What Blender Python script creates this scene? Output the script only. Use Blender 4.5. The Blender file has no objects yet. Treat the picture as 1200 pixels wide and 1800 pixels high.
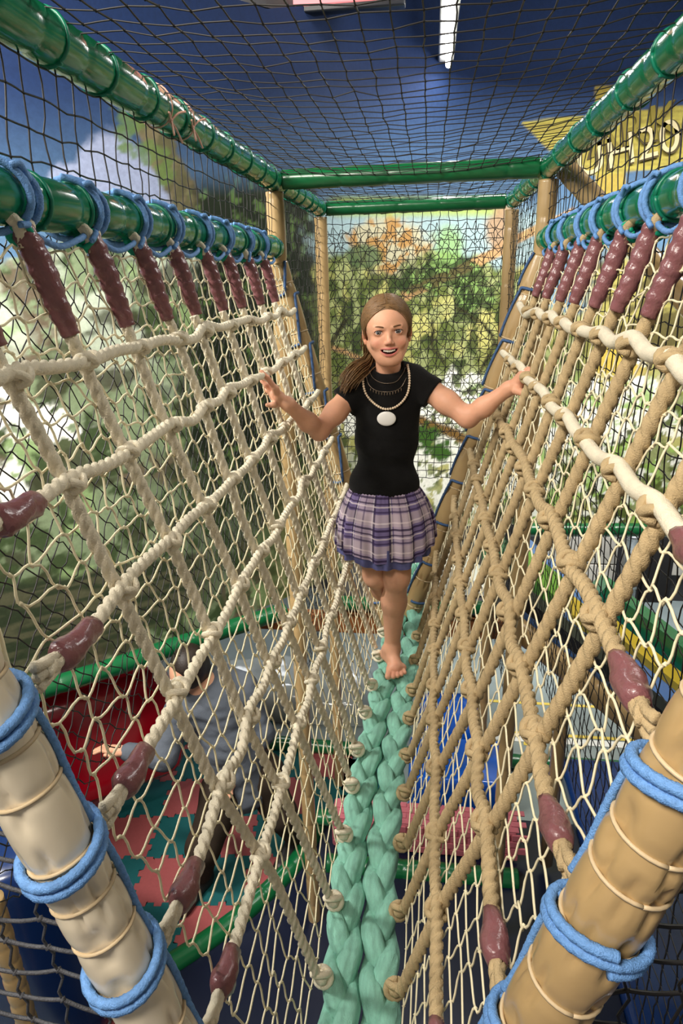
import bpy, math, random
import numpy as np

# ------------------------------------------------------------------ camera, world, lights, exposure
C = bpy.context.scene.collection
scene = bpy.context.scene
CAMZ = 3.10                                   # eye height above the hall floor
FPX = 1130.2433366                            # focal length in pixels of the 1200x1800 frame
RW = np.array([[0.99147634, 0.01961655, -0.12880164],
               [0.12775306, -0.34040008, 0.93156156],
               [-0.02557007, -0.94007605, -0.3400047]])   # columns: picture right, picture down, forward
PC = np.array([600.0, 900.0])


def at(px, py, Y):
    """world point on the sight line of a picture position, at depth Y"""
    v = RW @ np.array([px - PC[0], py - PC[1], FPX])
    p = v * (Y / v[1])
    return np.array([p[0], p[1], p[2] + CAMZ])


def atz(px, py, z):
    v = RW @ np.array([px - PC[0], py - PC[1], FPX])
    p = v * ((z - CAMZ) / v[2])
    return np.array([p[0], p[1], p[2] + CAMZ])


from mathutils import Matrix, Vector
cd = bpy.data.cameras.new('camera')
cam = bpy.data.objects.new('camera', cd)
C.objects.link(cam)
cd.sensor_fit = 'VERTICAL'
cd.sensor_height = 36.0
cd.lens = 36.0 * FPX / 1800.0
cd.clip_start = 0.02
m = Matrix.Identity(4)
for i in range(3):
    m[i][0] = RW[i][0]
    m[i][1] = -RW[i][1]
    m[i][2] = -RW[i][2]
m[2][3] = CAMZ
cam.matrix_world = m
scene.camera = cam

scene.view_settings.view_transform = 'Standard'
scene.view_settings.look = 'None'
scene.view_settings.exposure = 0.0
scene.view_settings.gamma = 1.0
scene.view_settings.use_curve_mapping = False
scene.cycles.use_denoising = True
scene.cycles.max_bounces = 6
scene.cycles.diffuse_bounces = 3
scene.cycles.glossy_bounces = 3
scene.cycles.transmission_bounces = 2

world = bpy.data.worlds.new('hall_air')
scene.world = world
world.use_nodes = True
world.node_tree.nodes['Background'].inputs[0].default_value = (1.0, 0.93, 0.82, 1)
world.node_tree.nodes['Background'].inputs[1].default_value = 0.22


def area_light(name, loc, target, size, power, col=(1, 0.95, 0.86), spread=180):
    l = bpy.data.lights.new(name, 'AREA')
    l.shape = 'RECTANGLE'
    l.size, l.size_y = size
    l.energy = power
    l.color = col
    l.spread = math.radians(spread)
    o = bpy.data.objects.new(name, l)
    C.objects.link(o)
    o.location = loc
    d = Vector(target) - Vector(loc)
    o.rotation_euler = d.to_track_quat('-Z', 'Y').to_euler()
    return o


# ceiling lamps over the bridge; unseen fill lights added by the camera, mural and boards
area_light('camera_left_key', (-0.95, -0.55, 4.45), (-0.15, 1.5, 2.4), (0.9, 0.6), 84, (1, 0.93, 0.83))  # unseen soft key light, added high on the camera's left
area_light('ceiling_lamp_right', (1.9, 2.6, 5.0), (0.3, 2.0, 2.5), (1.0, 0.5), 55, (1, 0.97, 0.92))
area_light('mural_fill', (1.25, 3.55, 4.3), (1.2, 4.6, 1.9), (2.4, 0.15), 54, (1, 0.97, 0.86), 120)  # added unseen light that brightens the mural's white patches
area_light('mural_fill_left', (-2.3, 1.0, 4.5), (-1.7, 2.6, 2.3), (1.2, 0.2), 110, (1, 0.97, 0.9), 130)  # added to lift the dark left mural; no fitting there
area_light('hall_fill', (1.9, 5.2, 2.9), (1.7, 5.6, 0.2), (1.8, 0.4), 120, (0.95, 0.97, 1))  # extra unseen light put over the white boards
area_light('hall_lamp_left', (-1.6, 4.6, 1.6), (-1.3, 4.2, 0.0), (0.9, 0.4), 10, (0.95, 0.97, 1))

# ------------------------------------------------------------------ helpers
rng = np.random.RandomState(7)
random.seed(7)
_tab = np.random.RandomState(3).rand(256, 256)


def vnoise(x, y):
    xi = np.floor(x).astype(int)
    yi = np.floor(y).astype(int)
    fx = x - xi
    fy = y - yi
    fx = fx * fx * (3 - 2 * fx)
    fy = fy * fy * (3 - 2 * fy)
    g = lambda a, b: _tab[a & 255, b & 255]
    return (g(xi, yi) * (1 - fx) + g(xi + 1, yi) * fx) * (1 - fy) + (g(xi, yi + 1) * (1 - fx) + g(xi + 1, yi + 1) * fx) * fy


def fbm(x, y, o=4, seed=0.0):
    s = 0
    a = 0.5
    for k in range(o):
        s = s + a * vnoise(x + 17.3 * seed + 31 * k, y + 9.1 * seed + 13 * k)
        x = x * 2.03
        y = y * 2.03
        a *= 0.5
    return s / (1 - 0.5 ** o)


def sstep(a, b, x):
    t = np.clip((x - a) / (b - a), 0, 1)
    return t * t * (3 - 2 * t)


def lin(r, g, b):
    f = lambda c: (c / 255 / 12.92) if c / 255 <= 0.04045 else ((c / 255 + 0.055) / 1.055) ** 2.4
    return (f(r), f(g), f(b))


class MB:
    def __init__(self):
        self.v = []
        self.f = []          # list of (k, idx array)
        self.n = 0
        self.uv = None
        self.col = []

    def add(self, v, quads=None, tris=None, col=None):
        v = np.asarray(v, float).reshape(-1, 3)
        if quads is not None and len(quads):
            self.f.append(np.asarray(quads, int).reshape(-1, 4) + self.n)
        if tris is not None and len(tris):
            self.f.append(np.asarray(tris, int).reshape(-1, 3) + self.n)
        self.v.append(v)
        if col is not None:
            c = np.ones((len(v), 4))
            c[:, :3] = col
            self.col.append(c)
        self.n += len(v)

    def tube(self, pts, r, n=10, caps=True, prof=None, twist=None, up=None, flat=1.0, col=None):
        P = np.asarray(pts, float)
        S = len(P)
        R = np.ones(S) * r if np.isscalar(r) else np.asarray(r, float)
        T = np.gradient(P, axis=0)
        T /= np.linalg.norm(T, axis=1)[:, None] + 1e-12
        u = np.array(up, float) if up is not None else (np.array([0, 0, 1.0]) if abs(T[0][2]) < 0.9 else np.array([0, 1.0, 0]))
        N = np.zeros_like(P)
        u = u - T[0] * (u @ T[0])
        u /= np.linalg.norm(u)
        for i in range(S):
            u = u - T[i] * (u @ T[i])
            u /= np.linalg.norm(u) + 1e-12
            N[i] = u
        B = np.cross(T, N)
        th = np.arange(n) / n * 2 * np.pi
        tw = np.zeros(S) if twist is None else np.asarray(twist, float)
        A = th[None, :] + tw[:, None]
        pr = np.ones(n) if prof is None else (prof(th) if callable(prof) else np.asarray(prof))
        if pr.ndim == 1:
            pr = np.tile(pr, (S, 1))
        rad = R[:, None] * pr
        V = P[:, None, :] + rad[..., None] * (np.cos(A)[..., None] * N[:, None, :] * flat + np.sin(A)[..., None] * B[:, None, :])
        i = np.arange(S - 1)[:, None] * n
        j = np.arange(n)[None, :]
        k = (j + 1) % n
        q = np.stack([i + j, i + k, i + n + k, i + n + j], -1).reshape(-1, 4)
        V = V.reshape(-1, 3)
        tr = None
        if caps:
            V = np.vstack([V, P[0], P[-1]])
            jj = np.arange(n)
            kk = (jj + 1) % n
            a = S * n
            tr = np.vstack([np.stack([np.full(n, a), kk, jj], -1), np.stack([np.full(n, a + 1), (S - 1) * n + jj, (S - 1) * n + kk], -1)])
        self.add(V, q, tr, col)

    def rope(self, pts, r, pitch=0.05, strands=3, n=12, step=None, hand=1, depth=0.26):
        """laid rope: a lobed section that turns along the path"""
        P = resample(pts, step or pitch / 7)
        s = np.concatenate([[0], np.cumsum(np.linalg.norm(np.diff(P, axis=0), axis=1))])
        pr = lambda th: 1.0 - depth + depth * np.abs(np.cos(strands * th / 2)) ** 0.55
        self.tube(P, r, n, True, pr, hand * 2 * np.pi * s / (pitch * strands))

    def cords(self, L, r, n=4):
        """many thin cords at once: L is (N,S,3)"""
        L = np.asarray(L, float)
        N, S, _ = L.shape
        T = np.gradient(L, axis=1)
        T /= np.linalg.norm(T, axis=2)[..., None] + 1e-12
        up = np.array([0.31, 0.52, 0.79])
        A = np.cross(T, up)
        A /= np.linalg.norm(A, axis=2)[..., None] + 1e-12
        B = np.cross(T, A)
        th = np.arange(n) / n * 2 * np.pi
        R = np.ones(N) * r if np.isscalar(r) else np.asarray(r)
        V = L[:, :, None, :] + R[:, None, None, None] * (np.cos(th)[None, None, :, None] * A[:, :, None, :] + np.sin(th)[None, None, :, None] * B[:, :, None, :])
        b = (np.arange(N) * S * n)[:, None, None]
        i = (np.arange(S - 1) * n)[None, :, None]
        j = np.arange(n)[None, None, :]
        k = (j + 1) % n
        q = np.stack([b + i + j, b + i + k, b + i + n + k, b + i + n + j], -1).reshape(-1, 4)
        self.add(V.reshape(-1, 3), q)

    def octs(self, pts, r):
        P = np.asarray(pts, float)
        d = np.array([[1, 0, 0], [-1, 0, 0], [0, 1, 0], [0, -1, 0], [0, 0, 1], [0, 0, -1]], float)
        R = np.ones(len(P)) * r
        V = P[:, None, :] + d[None] * R[:, None, None]
        t = np.array([[0, 2, 4], [2, 1, 4], [1, 3, 4], [3, 0, 4], [2, 0, 5], [1, 2, 5], [3, 1, 5], [0, 3, 5]])
        T = (np.arange(len(P)) * 6)[:, None, None] + t[None]
        self.add(V.reshape(-1, 3), None, T.reshape(-1, 3))

    def ball(self, c, r, nu=14, nv=9, M=None, col=None):
        r = np.ones(3) * r
        u = np.arange(nu) / nu * 2 * np.pi
        w = np.linspace(0, np.pi, nv + 1)[1:-1]
        V = np.stack([np.sin(w)[:, None] * np.cos(u), np.sin(w)[:, None] * np.sin(u), np.cos(w)[:, None] * np.ones(nu)], -1).reshape(-1, 3)
        V = np.vstack([V, [0, 0, 1], [0, 0, -1]]) * r
        if M is not None:
            V = V @ np.asarray(M).T
        V = V + np.asarray(c)
        k = nv - 1
        i = np.arange(k - 1)[:, None] * nu
        j = np.arange(nu)[None]
        jj = (j + 1) % nu
        q = np.stack([i + j, i + nu + j, i + nu + jj, i + jj], -1).reshape(-1, 4)
        j = np.arange(nu)
        jj = (j + 1) % nu
        a = k * nu
        t = np.vstack([np.stack([np.full(nu, a), j, jj], -1), np.stack([np.full(nu, a + 1), (k - 1) * nu + jj, (k - 1) * nu + j], -1)])
        self.add(V, q, t, col)

    def box(self, c, s, M=None, bevel=0.0, col=None):
        c = np.asarray(c, float)
        s = np.asarray(s, float) / 2
        if bevel <= 0:
            V = np.array([[x, y, z] for x in (-1, 1) for y in (-1, 1) for z in (-1, 1)], float) * s
            q = [[0, 1, 3, 2], [4, 6, 7, 5], [0, 4, 5, 1], [2, 3, 7, 6], [0, 2, 6, 4], [1, 5, 7, 3]]
            if M is not None:
                V = V @ np.asarray(M).T
            self.add(V + c, q, None, col)
            return
        bm_v, bm_f = _bevbox(s, min(bevel, *(s * 0.98)))
        if M is not None:
            bm_v = bm_v @ np.asarray(M).T
        self.add(bm_v + c, bm_f, None, col)

    def mesh(self, name):
        me = bpy.data.meshes.new(name)
        V = np.vstack(self.v)
        loops = []
        starts = []
        tot = []
        o = 0
        for f in self.f:
            k = f.shape[1]
            loops.append(f.reshape(-1))
            starts.append(o + np.arange(len(f)) * k)
            tot.append(np.full(len(f), k))
            o += f.size
        L = np.concatenate(loops)
        st = np.concatenate(starts)
        me.vertices.add(len(V))
        me.loops.add(len(L))
        me.polygons.add(len(st))
        self._V = V
        me.vertices.foreach_set('co', V.astype(np.float32).ravel())
        me.loops.foreach_set('vertex_index', L.astype(np.int32))
        me.polygons.foreach_set('loop_start', st.astype(np.int32))
        if self.col:
            ca = me.color_attributes.new('paint', 'FLOAT_COLOR', 'POINT')
            ca.data.foreach_set('color', np.vstack(self.col).astype(np.float32).ravel())
        if self.uv is not None:
            ul = me.uv_layers.new(name='UVMap')
            ul.data.foreach_set('uv', np.asarray(self.uv)[L].astype(np.float32).ravel())
        me.update(calc_edges=True)
        me.validate()
        return me


def _bevbox(s, b):
    """rounded box as a subdivided cube pushed to a round-cornered shape"""
    k = np.array([-1, -1 + 1e-6, -0.5, 0, 0.5, 1 - 1e-6, 1])
    vs, fs = [], []
    n = 0
    a0 = np.array([-1.0, -0.62, -0.3, 0.3, 0.62, 1.0])
    for ax in range(3):
        for sg in (-1, 1):
            G = np.zeros((6, 6, 3))
            u, v = (ax + 1) % 3, (ax + 2) % 3
            inner = lambda i, half: np.where(np.abs(a0) <= 0.31, np.sign(a0) * (half - b), a0 * 0)
            # positions: inner core point + direction * b
            for i in range(6):
                for j in range(6):
                    core = np.zeros(3)
                    d = np.zeros(3)
                    core[ax] = sg * (s[ax] - b)
                    d[ax] = sg
                    for (t, idx) in ((u, i), (v, j)):
                        core[t] = np.sign(a0[idx]) * (s[t] - b)
                        d[t] = 0 if abs(a0[idx]) < 0.31 else np.sign(a0[idx]) * (0.5 if abs(a0[idx]) < 0.7 else 1.0)
                    d /= np.linalg.norm(d)
                    G[i, j] = core + d * b
            vs.append(G.reshape(-1, 3))
            for i in range(5):
                for j in range(5):
                    q = [n + i * 6 + j, n + (i + 1) * 6 + j, n + (i + 1) * 6 + j + 1, n + i * 6 + j + 1]
                    fs.append(q if sg > 0 else q[::-1])
            n += 36
    return np.vstack(vs), np.array(fs)


def resample(pts, step):
    P = np.asarray(pts, float)
    s = np.concatenate([[0], np.cumsum(np.linalg.norm(np.diff(P, axis=0), axis=1))])
    k = max(2, int(s[-1] / step) + 1)
    t = np.linspace(0, s[-1], k)
    return np.stack([np.interp(t, s, P[:, i]) for i in range(P.shape[1])], -1)


def spline(pts, k=8):
    """Catmull-Rom through the points"""
    P = np.asarray(pts, float)
    P = np.vstack([2 * P[0] - P[1], P, 2 * P[-1] - P[-2]])
    out = []
    for i in range(1, len(P) - 2):
        t = np.linspace(0, 1, k, endpoint=False)[:, None]
        a, b, c, d = P[i - 1], P[i], P[i + 1], P[i + 2]
        out.append(0.5 * (2 * b + (c - a) * t + (2 * a - 5 * b + 4 * c - d) * t ** 2 + (3 * b - a - 3 * c + d) * t ** 3))
    out.append(P[-2][None])
    return np.vstack(out)


def rot_to(z, up=(0, 0, 1)):
    """3x3 with third column along z"""
    z = np.asarray(z, float)
    z = z / np.linalg.norm(z)
    x = np.cross(up, z)
    if np.linalg.norm(x) < 1e-4:
        x = np.cross((0, 1, 0), z)
    x /= np.linalg.norm(x)
    return np.stack([x, np.cross(z, x), z], -1)


def rootloc(o):
    p = np.zeros(3)
    while o is not None:
        p = p + np.array(o.location)
        o = o.parent
    return p


def obj(name, mb, mat, parent=None, smooth=True, base=None, **tags):
    """link a MB (built in world coordinates) as one mesh object"""
    off = rootloc(parent) if parent is not None else np.zeros(3)
    loc = np.zeros(3)
    if base is not None:
        loc = np.asarray(base, float) - off
        off = np.asarray(base, float)
    mb.v = [v - off for v in mb.v]
    me = mb.mesh(name)
    me.polygons.foreach_set('use_smooth', np.full(len(me.polygons), bool(smooth)))
    if isinstance(mat, (list, tuple)):
        for q in mat:
            me.materials.append(q)
    else:
        me.materials.append(mat)
    o = bpy.data.objects.new(name, me)
    C.objects.link(o)
    o.location = loc
    if parent is not None:
        o.parent = parent
    for k, v in tags.items():
        o[k] = v
    return o


def thing(name, label, cat, loc=(0, 0, 0), group=None):
    o = bpy.data.objects.new(name, None)
    o.empty_display_size = 0.05
    C.objects.link(o)
    o.location = loc
    o['label'] = label
    o['category'] = cat
    if group:
        o['group'] = group
    return o


def tag(o, label, cat, group=None):
    o['label'] = label
    o['category'] = cat
    if group:
        o['group'] = group
    return o


# ------------------------------------------------------------------ materials
def mat(name, col, rough=0.5, spec=0.5, noise=0.0, nscale=40, bump=0.0, bscale=80, coat=0.0, metal=0.0, sheen=0.0, stretch=None, emit=None, estr=0.0, sss=0.0):
    M = bpy.data.materials.new(name)
    M.use_nodes = True
    nt = M.node_tree
    b = nt.nodes['Principled BSDF']
    b.inputs['Base Color'].default_value = (*col, 1)
    b.inputs['Roughness'].default_value = rough
    b.inputs['Specular IOR Level'].default_value = spec
    b.inputs['Metallic'].default_value = metal
    b.inputs['Coat Weight'].default_value = coat
    b.inputs['Coat Roughness'].default_value = 0.12
    b.inputs['Sheen Weight'].default_value = sheen
    if emit:
        b.inputs['Emission Color'].default_value = (*emit, 1)
        b.inputs['Emission Strength'].default_value = estr
    if noise > 0 or bump > 0:
        tc = nt.nodes.new('ShaderNodeTexCoord')
        mp = nt.nodes.new('ShaderNodeMapping')
        if stretch:
            mp.inputs['Scale'].default_value = stretch
        nt.links.new(tc.outputs['Object'], mp.inputs['Vector'])
    if noise > 0:
        n = nt.nodes.new('ShaderNodeTexNoise')
        n.inputs['Scale'].default_value = nscale
        n.inputs['Detail'].default_value = 4
        nt.links.new(mp.outputs[0], n.inputs['Vector'])
        r = nt.nodes.new('ShaderNodeMapRange')
        r.inputs[1].default_value = 0.25
        r.inputs[2].default_value = 0.75
        r.inputs[3].default_value = 1 - noise
        r.inputs[4].default_value = 1 + noise
        nt.links.new(n.outputs['Fac'], r.inputs[0])
        mx = nt.nodes.new('ShaderNodeVectorMath')
        mx.operation = 'SCALE'
        mx.inputs[0].default_value = col
        nt.links.new(r.outputs[0], mx.inputs['Scale'])
        nt.links.new(mx.outputs[0], b.inputs['Base Color'])
    if bump > 0:
        n2 = nt.nodes.new('ShaderNodeTexNoise')
        n2.inputs['Scale'].default_value = bscale
        n2.inputs['Detail'].default_value = 3
        nt.links.new(mp.outputs[0], n2.inputs['Vector'])
        bp = nt.nodes.new('ShaderNodeBump')
        bp.inputs['Strength'].default_value = bump
        bp.inputs['Distance'].default_value = 0.004
        nt.links.new(n2.outputs['Fac'], bp.inputs['Height'])
        nt.links.new(bp.outputs[0], b.inputs['Normal'])
    return M


def paint_mat(name, rough=0.7, spec=0.3, bump=0.0, bscale=60, noise=0.0, nscale=30, sss=0.0):
    M = mat(name, (1, 1, 1), rough, spec, 0, 40, bump, bscale)
    nt = M.node_tree
    b = nt.nodes['Principled BSDF']
    a = nt.nodes.new('ShaderNodeAttribute')
    a.attribute_name = 'paint'
    out = a.outputs['Color']
    if noise > 0:
        tc = nt.nodes.new('ShaderNodeTexCoord')
        n = nt.nodes.new('ShaderNodeTexNoise')
        n.inputs['Scale'].default_value = nscale
        n.inputs['Detail'].default_value = 6
        n.inputs['Roughness'].default_value = 0.65
        nt.links.new(tc.outputs['Object'], n.inputs['Vector'])
        r = nt.nodes.new('ShaderNodeMapRange')
        r.inputs[1].default_value = 0.3
        r.inputs[2].default_value = 0.7
        r.inputs[3].default_value = 1 - noise
        r.inputs[4].default_value = 1 + noise
        nt.links.new(n.outputs['Fac'], r.inputs[0])
        mx = nt.nodes.new('ShaderNodeVectorMath')
        mx.operation = 'SCALE'
        nt.links.new(out, mx.inputs[0])
        nt.links.new(r.outputs[0], mx.inputs['Scale'])
        out = mx.outputs[0]
    nt.links.new(out, b.inputs['Base Color'])
    if sss > 0:
        b.inputs['Subsurface Weight'].default_value = sss
        b.inputs['Subsurface Radius'].default_value = (0.6, 0.25, 0.12)
        b.inputs['Subsurface Scale'].default_value = 0.01
    return M


M_green = mat('green_vinyl', lin(14, 118, 78), 0.22, 0.5, 0.12, 9, 0.25, 22, coat=0.5)
M_green_dark = mat('dark_green_vinyl', lin(12, 92, 50), 0.3, 0.5, 0.15, 7, 0.2, 18, coat=0.3)
M_beige = mat('beige_vinyl', lin(236, 221, 194), 0.28, 0.5, 0.07, 7, 0.2, 25, coat=0.4)
M_beige_seam = mat('beige_seam', lin(214, 190, 152), 0.45, 0.4)
M_tan = mat('tan_vinyl', lin(180, 150, 104), 0.3, 0.5, 0.1, 7, 0.2, 25, coat=0.3)
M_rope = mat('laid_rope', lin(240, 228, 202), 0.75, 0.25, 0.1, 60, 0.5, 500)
M_rope_dark = mat('shaded_tan_rope', lin(190, 166, 126), 0.8, 0.2, 0.14, 60, 0.5, 500)  # tan copy of the laid rope, darkened so the right net reads dimmer
M_mesh = mat('twine_mesh', lin(238, 226, 190), 0.7, 0.25)
M_sleeve = mat('maroon_sleeve', lin(132, 84, 86), 0.3, 0.5, 0.12, 50, 0.5, 120, coat=0.25)
M_blue = mat('blue_lashing_rope', lin(112, 160, 220), 0.5, 0.4, 0.2, 200, 0.5, 600)
M_teal_twine = mat('teal_twine', lin(14, 160, 124), 0.5, 0.4, 0.2, 120)
M_mint = mat('mint_braid_fibre', lin(146, 204, 182), 0.62, 0.3, 0.16, 30, 0.6, 260, stretch=(5, 1, 5))
M_black = mat('black_net_cord', lin(30, 27, 26), 0.5, 0.4)
M_grey_cord = mat('dark_grey_net_cord', lin(72, 72, 76), 0.6, 0.35, 0.25, 90, 0.5, 400)
M_red = mat('red_vinyl', lin(176, 10, 32), 0.18, 0.5, 0.08, 6, 0.1, 12, coat=0.5)
M_navy = mat('navy_vinyl', lin(12, 42, 94), 0.25, 0.5, 0.1, 5, 0.15, 12, coat=0.4)
M_royal = mat('royal_blue_vinyl', lin(18, 80, 176), 0.2, 0.5, 0.08, 5, 0.15, 12, coat=0.5)
M_white = mat('white_vinyl', lin(232, 232, 226), 0.25, 0.5, 0.04, 6, 0.1, 12, coat=0.4)
M_silver = mat('floor_reflection_silver', lin(170, 176, 172), 0.16, 0.6, 0.08, 5, 0.6, 9, coat=0.6)
M_pink = mat('pink_foam', lin(186, 102, 112), 0.75, 0.3, 0.06, 60, 0.3, 300)
M_salmon = mat('salmon_foam', lin(150, 74, 74), 0.75, 0.3, 0.06, 60, 0.3, 300)
M_teal = mat('teal_foam', lin(14, 84, 86), 0.75, 0.3, 0.06, 60, 0.3, 300)
M_wood = mat('brown_wood', lin(140, 86, 44), 0.55, 0.4, 0.25, 6, 0.3, 40, stretch=(1, 8, 8))
M_yellow = mat('yellow_vinyl', lin(206, 176, 52), 0.35, 0.5, 0.08, 8)
M_leafgreen = mat('leaf_green_vinyl', lin(106, 160, 52), 0.35, 0.5, 0.1, 8)
M_slideblue = mat('slide_blue_vinyl', lin(84, 122, 184), 0.3, 0.5, 0.06, 8)
M_black_vinyl = mat('black_vinyl', lin(20, 24, 34), 0.35, 0.5)
M_steel = mat('galvanised_duct', lin(196, 198, 200), 0.25, 0.5, 0.08, 20, metal=0.9)
M_floor_grey = mat('grey_court_floor', lin(132, 142, 140), 0.28, 0.5, 0.12, 5, 0.05, 30)
M_line = mat('yellow_court_line', lin(216, 190, 84), 0.5, 0.4)
M_white_wall = mat('white_board', lin(222, 214, 200), 0.6, 0.3, 0.04, 9)
M_dark = mat('dark_panel', lin(62, 60, 62), 0.5, 0.4, 0.1, 6)
M_midnight = mat('midnight_vinyl', lin(8, 16, 40), 0.35, 0.5, 0.1, 5, 0.15, 12)
M_darker = mat('dark_ceiling', lin(48, 46, 46), 0.8, 0.2, 0.1, 5)
M_brick = mat('red_brick_foam', lin(190, 74, 40), 0.7, 0.3, 0.12, 20)
M_tie = mat('green_cable_tie', lin(16, 120, 92), 0.35, 0.5)
M_pinktwine = mat('pink_twine', lin(226, 176, 156), 0.6, 0.3)
M_lamp = mat('lamp_tube', (1, 1, 1), 0.3, 0.5, emit=(1, 0.96, 0.92), estr=14)
M_shop = mat('lit_sign_panel', lin(230, 120, 130), 0.4, 0.4, emit=lin(255, 150, 150), estr=0.9)
M_shop2 = mat('lit_sign_strip', lin(240, 220, 150), 0.4, 0.4, emit=lin(250, 225, 150), estr=0.9)

# ------------------------------------------------------------------ the setting
def structure(name, mb, m, parent=None, **k):
    o = obj(name, mb, m, parent, **k)
    if parent is None:
        o['kind'] = 'structure'
    return o


Z0 = CAMZ - 1.75                               # level of the play deck and of the foot of the painted wall
mb = MB()
mb.box((0.3, 2.6, -0.05), (11.4, 9.0, 0.1))
floor = structure('floor', mb, M_floor_grey, smooth=False)
# yellow court lines
for a, b, w in (((0.30, 4.29), (3.4, 4.29), 0.03), ((0.30, 3.93), (3.4, 3.93), 0.03), ((0.82, 4.29), (0.74, 3.80), 0.05)):
    mb = MB()
    a = np.array(a)
    b = np.array(b)
    d = (b - a) / np.linalg.norm(b - a)
    n = np.array([-d[1], d[0]]) * w / 2
    q = [a - n, b - n, b + n, a + n]
    mb.add([(p[0], p[1], 0.001) for p in q] + [(p[0], p[1], 0.003) for p in q], [[4, 5, 6, 7], [0, 3, 2, 1], [0, 1, 5, 4], [1, 2, 6, 5], [2, 3, 7, 6], [3, 0, 4, 7]])
    obj('court_line', mb, M_line, floor, smooth=False)
mb = MB()
mb.box((1.85, 3.865, 0.004), (3.1, 0.06, 0.006))
obj('court_edge', mb, M_white, floor, smooth=False)

mb = MB()
mb.box((0.3, 2.6, 5.50), (11.4, 9.0, 0.1))
structure('ceiling', mb, M_darker, smooth=False)
mb = MB()
mb.box((0.3, 6.16, 2.7), (11.4, 0.12, 5.5))
back_hall = structure('wall_rear', mb, M_dark, smooth=False)
mb = MB()
mb.box((-5.35, 2.6, 2.7), (0.12, 9.0, 5.5))
structure('wall_left', mb, M_dark, smooth=False)
mb = MB()
mb.box((5.95, 2.6, 2.7), (0.12, 9.0, 5.5))
structure('wall_right', mb, M_dark, smooth=False)

# lower rear wall: white boards, dark door, duct
def board(name, x0, x1, z0, z1, m, y=6.9, d=0.04):
    mb = MB()
    mb.box(((x0 + x1) / 2, y, (z0 + z1) / 2), (x1 - x0, d, z1 - z0), None, 0.008)
    return structure(name, mb, m)


xs_ = [at(px, 1000, 6.05)[0] for px in (955, 1018, 1082, 1128, 1178, 1178, 1260)]
zt_ = at(1000, 925, 6.05)[2]
k = 0
for x0, x1 in ((xs_[0], xs_[1] - .012), (xs_[1], xs_[2])):
    for z0, z1 in ((.01, zt_ * .5 - .006), (zt_ * .5 + .006, zt_ + .25)):
        k += 1
        board('trim_%d' % k, x0, x1, z0, z1, M_white_wall, 6.07)
board('trim_5', xs_[4], xs_[6], .30, zt_ + .25, M_white_wall, 6.07)
mb = MB()
mb.box(((xs_[3] + xs_[4]) / 2 + .02, 6.07, 1.0), (xs_[4] - xs_[3], 0.05, 2.0), None, 0.01)
dr = structure('door_1', mb, M_darker)
mb = MB()
mb.box((xs_[3] + .08, 6.03, 1.02), (0.03, 0.05, 0.14), None, 0.006)
obj('door_handle', mb, M_steel, dr)

# ---------------- the painted wall
plan = spline([(-4.9, 0.55), (-3.2, 1.35), (-1.95, 2.28), (-1.1, 2.98), (-0.62, 3.55), (-0.25, 4.15), (0.25, 4.52), (1.0, 4.62), (2.2, 4.64), (3.6, 4.66)], 40)
plan = resample(plan, 0.0115)
ZT = CAMZ + 1.55
zs = np.arange(Z0, ZT + 1e-6, 0.0115)
X = np.repeat(plan[:, 0][:, None], len(zs), 1)
Y = np.repeat(plan[:, 1][:, None], len(zs), 1)
ztop = CAMZ + np.maximum(1.14, .337 * plan[:, 1])
Zz = Z0 + (ztop - Z0)[:, None] * np.linspace(0, 1, len(zs))[None]
s_arc = np.concatenate([[0], np.cumsum(np.linalg.norm(np.diff(plan, axis=0), axis=1))])
SA = np.repeat(s_arc[:, None], len(zs), 1)
# the artist's layout was measured on the photograph: sight-line coordinates give the place of each motif on the wall
rel = np.stack([X, Y, Zz - CAMZ], -1) @ RW
dep = np.maximum(rel[..., 2], 0.05)
U = PC[0] + FPX * rel[..., 0] / dep
V = PC[1] + FPX * rel[..., 1] / dep


def mix(c, col, w):
    return c * (1 - w[..., None]) + np.array(col) * w[..., None]


def band(px, py, qx, qy, w, soft=4, wob=6, ws=0.05):
    """a painted limb from p to q"""
    d = np.array([qx - px, qy - py], float)
    L = np.linalg.norm(d)
    d /= L
    t = (U - px) * d[0] + (V - py) * d[1]
    s = -(U - px) * d[1] + (V - py) * d[0] + wob * (fbm(t * ws, t * 0 + 3.3, 3) - 0.5) * 2
    return sstep(w + soft, w - soft, np.abs(s)) * sstep(-5, 5, t) * sstep(L + 5, L - 5, t)


def blob(cx, cy, rx, ry, soft=0.3, rag=0.35, sc=0.03):
    d = np.sqrt(((U - cx) / rx) ** 2 + ((V - cy) / ry) ** 2)
    d = d + rag * (fbm(U * sc, V * sc, 4, cx * 0.01) - 0.5) * 2
    return sstep(1 + soft, 1 - soft, d)


n1 = fbm(SA * 5, Zz * 5, 5, 1)
n2 = fbm(SA * 14, Zz * 14, 4, 2)
n3 = fbm(SA * 32, Zz * 32, 4, 5)
n4 = fbm(SA * 2.2, Zz * 2.2, 4, 8)
# sky
c = np.zeros(U.shape + (3,))
t = sstep(120, 480, V)
c = np.array(lin(24, 45, 86)) * (1 - t)[..., None] + np.array(lin(86, 118, 150)) * t[..., None]
# clouds
cl = np.maximum.reduce([blob(195, 300, 60, 70, .12, .25), blob(150, 330, 75, 45, .12, .25), blob(255, 330, 70, 60, .15, .25), blob(330, 370, 60, 30, .2, .3), blob(620, 560, 0.1, .1)])
c = mix(c, lin(150, 158, 186), cl * (0.75 + 0.25 * n1))
# centre sky haze and pale flowers
w = sstep(345, 400, V) * sstep(470, 540, U) * sstep(1010, 930, U)
c = mix(c, lin(150, 172, 176), w * 0.9)
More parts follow.
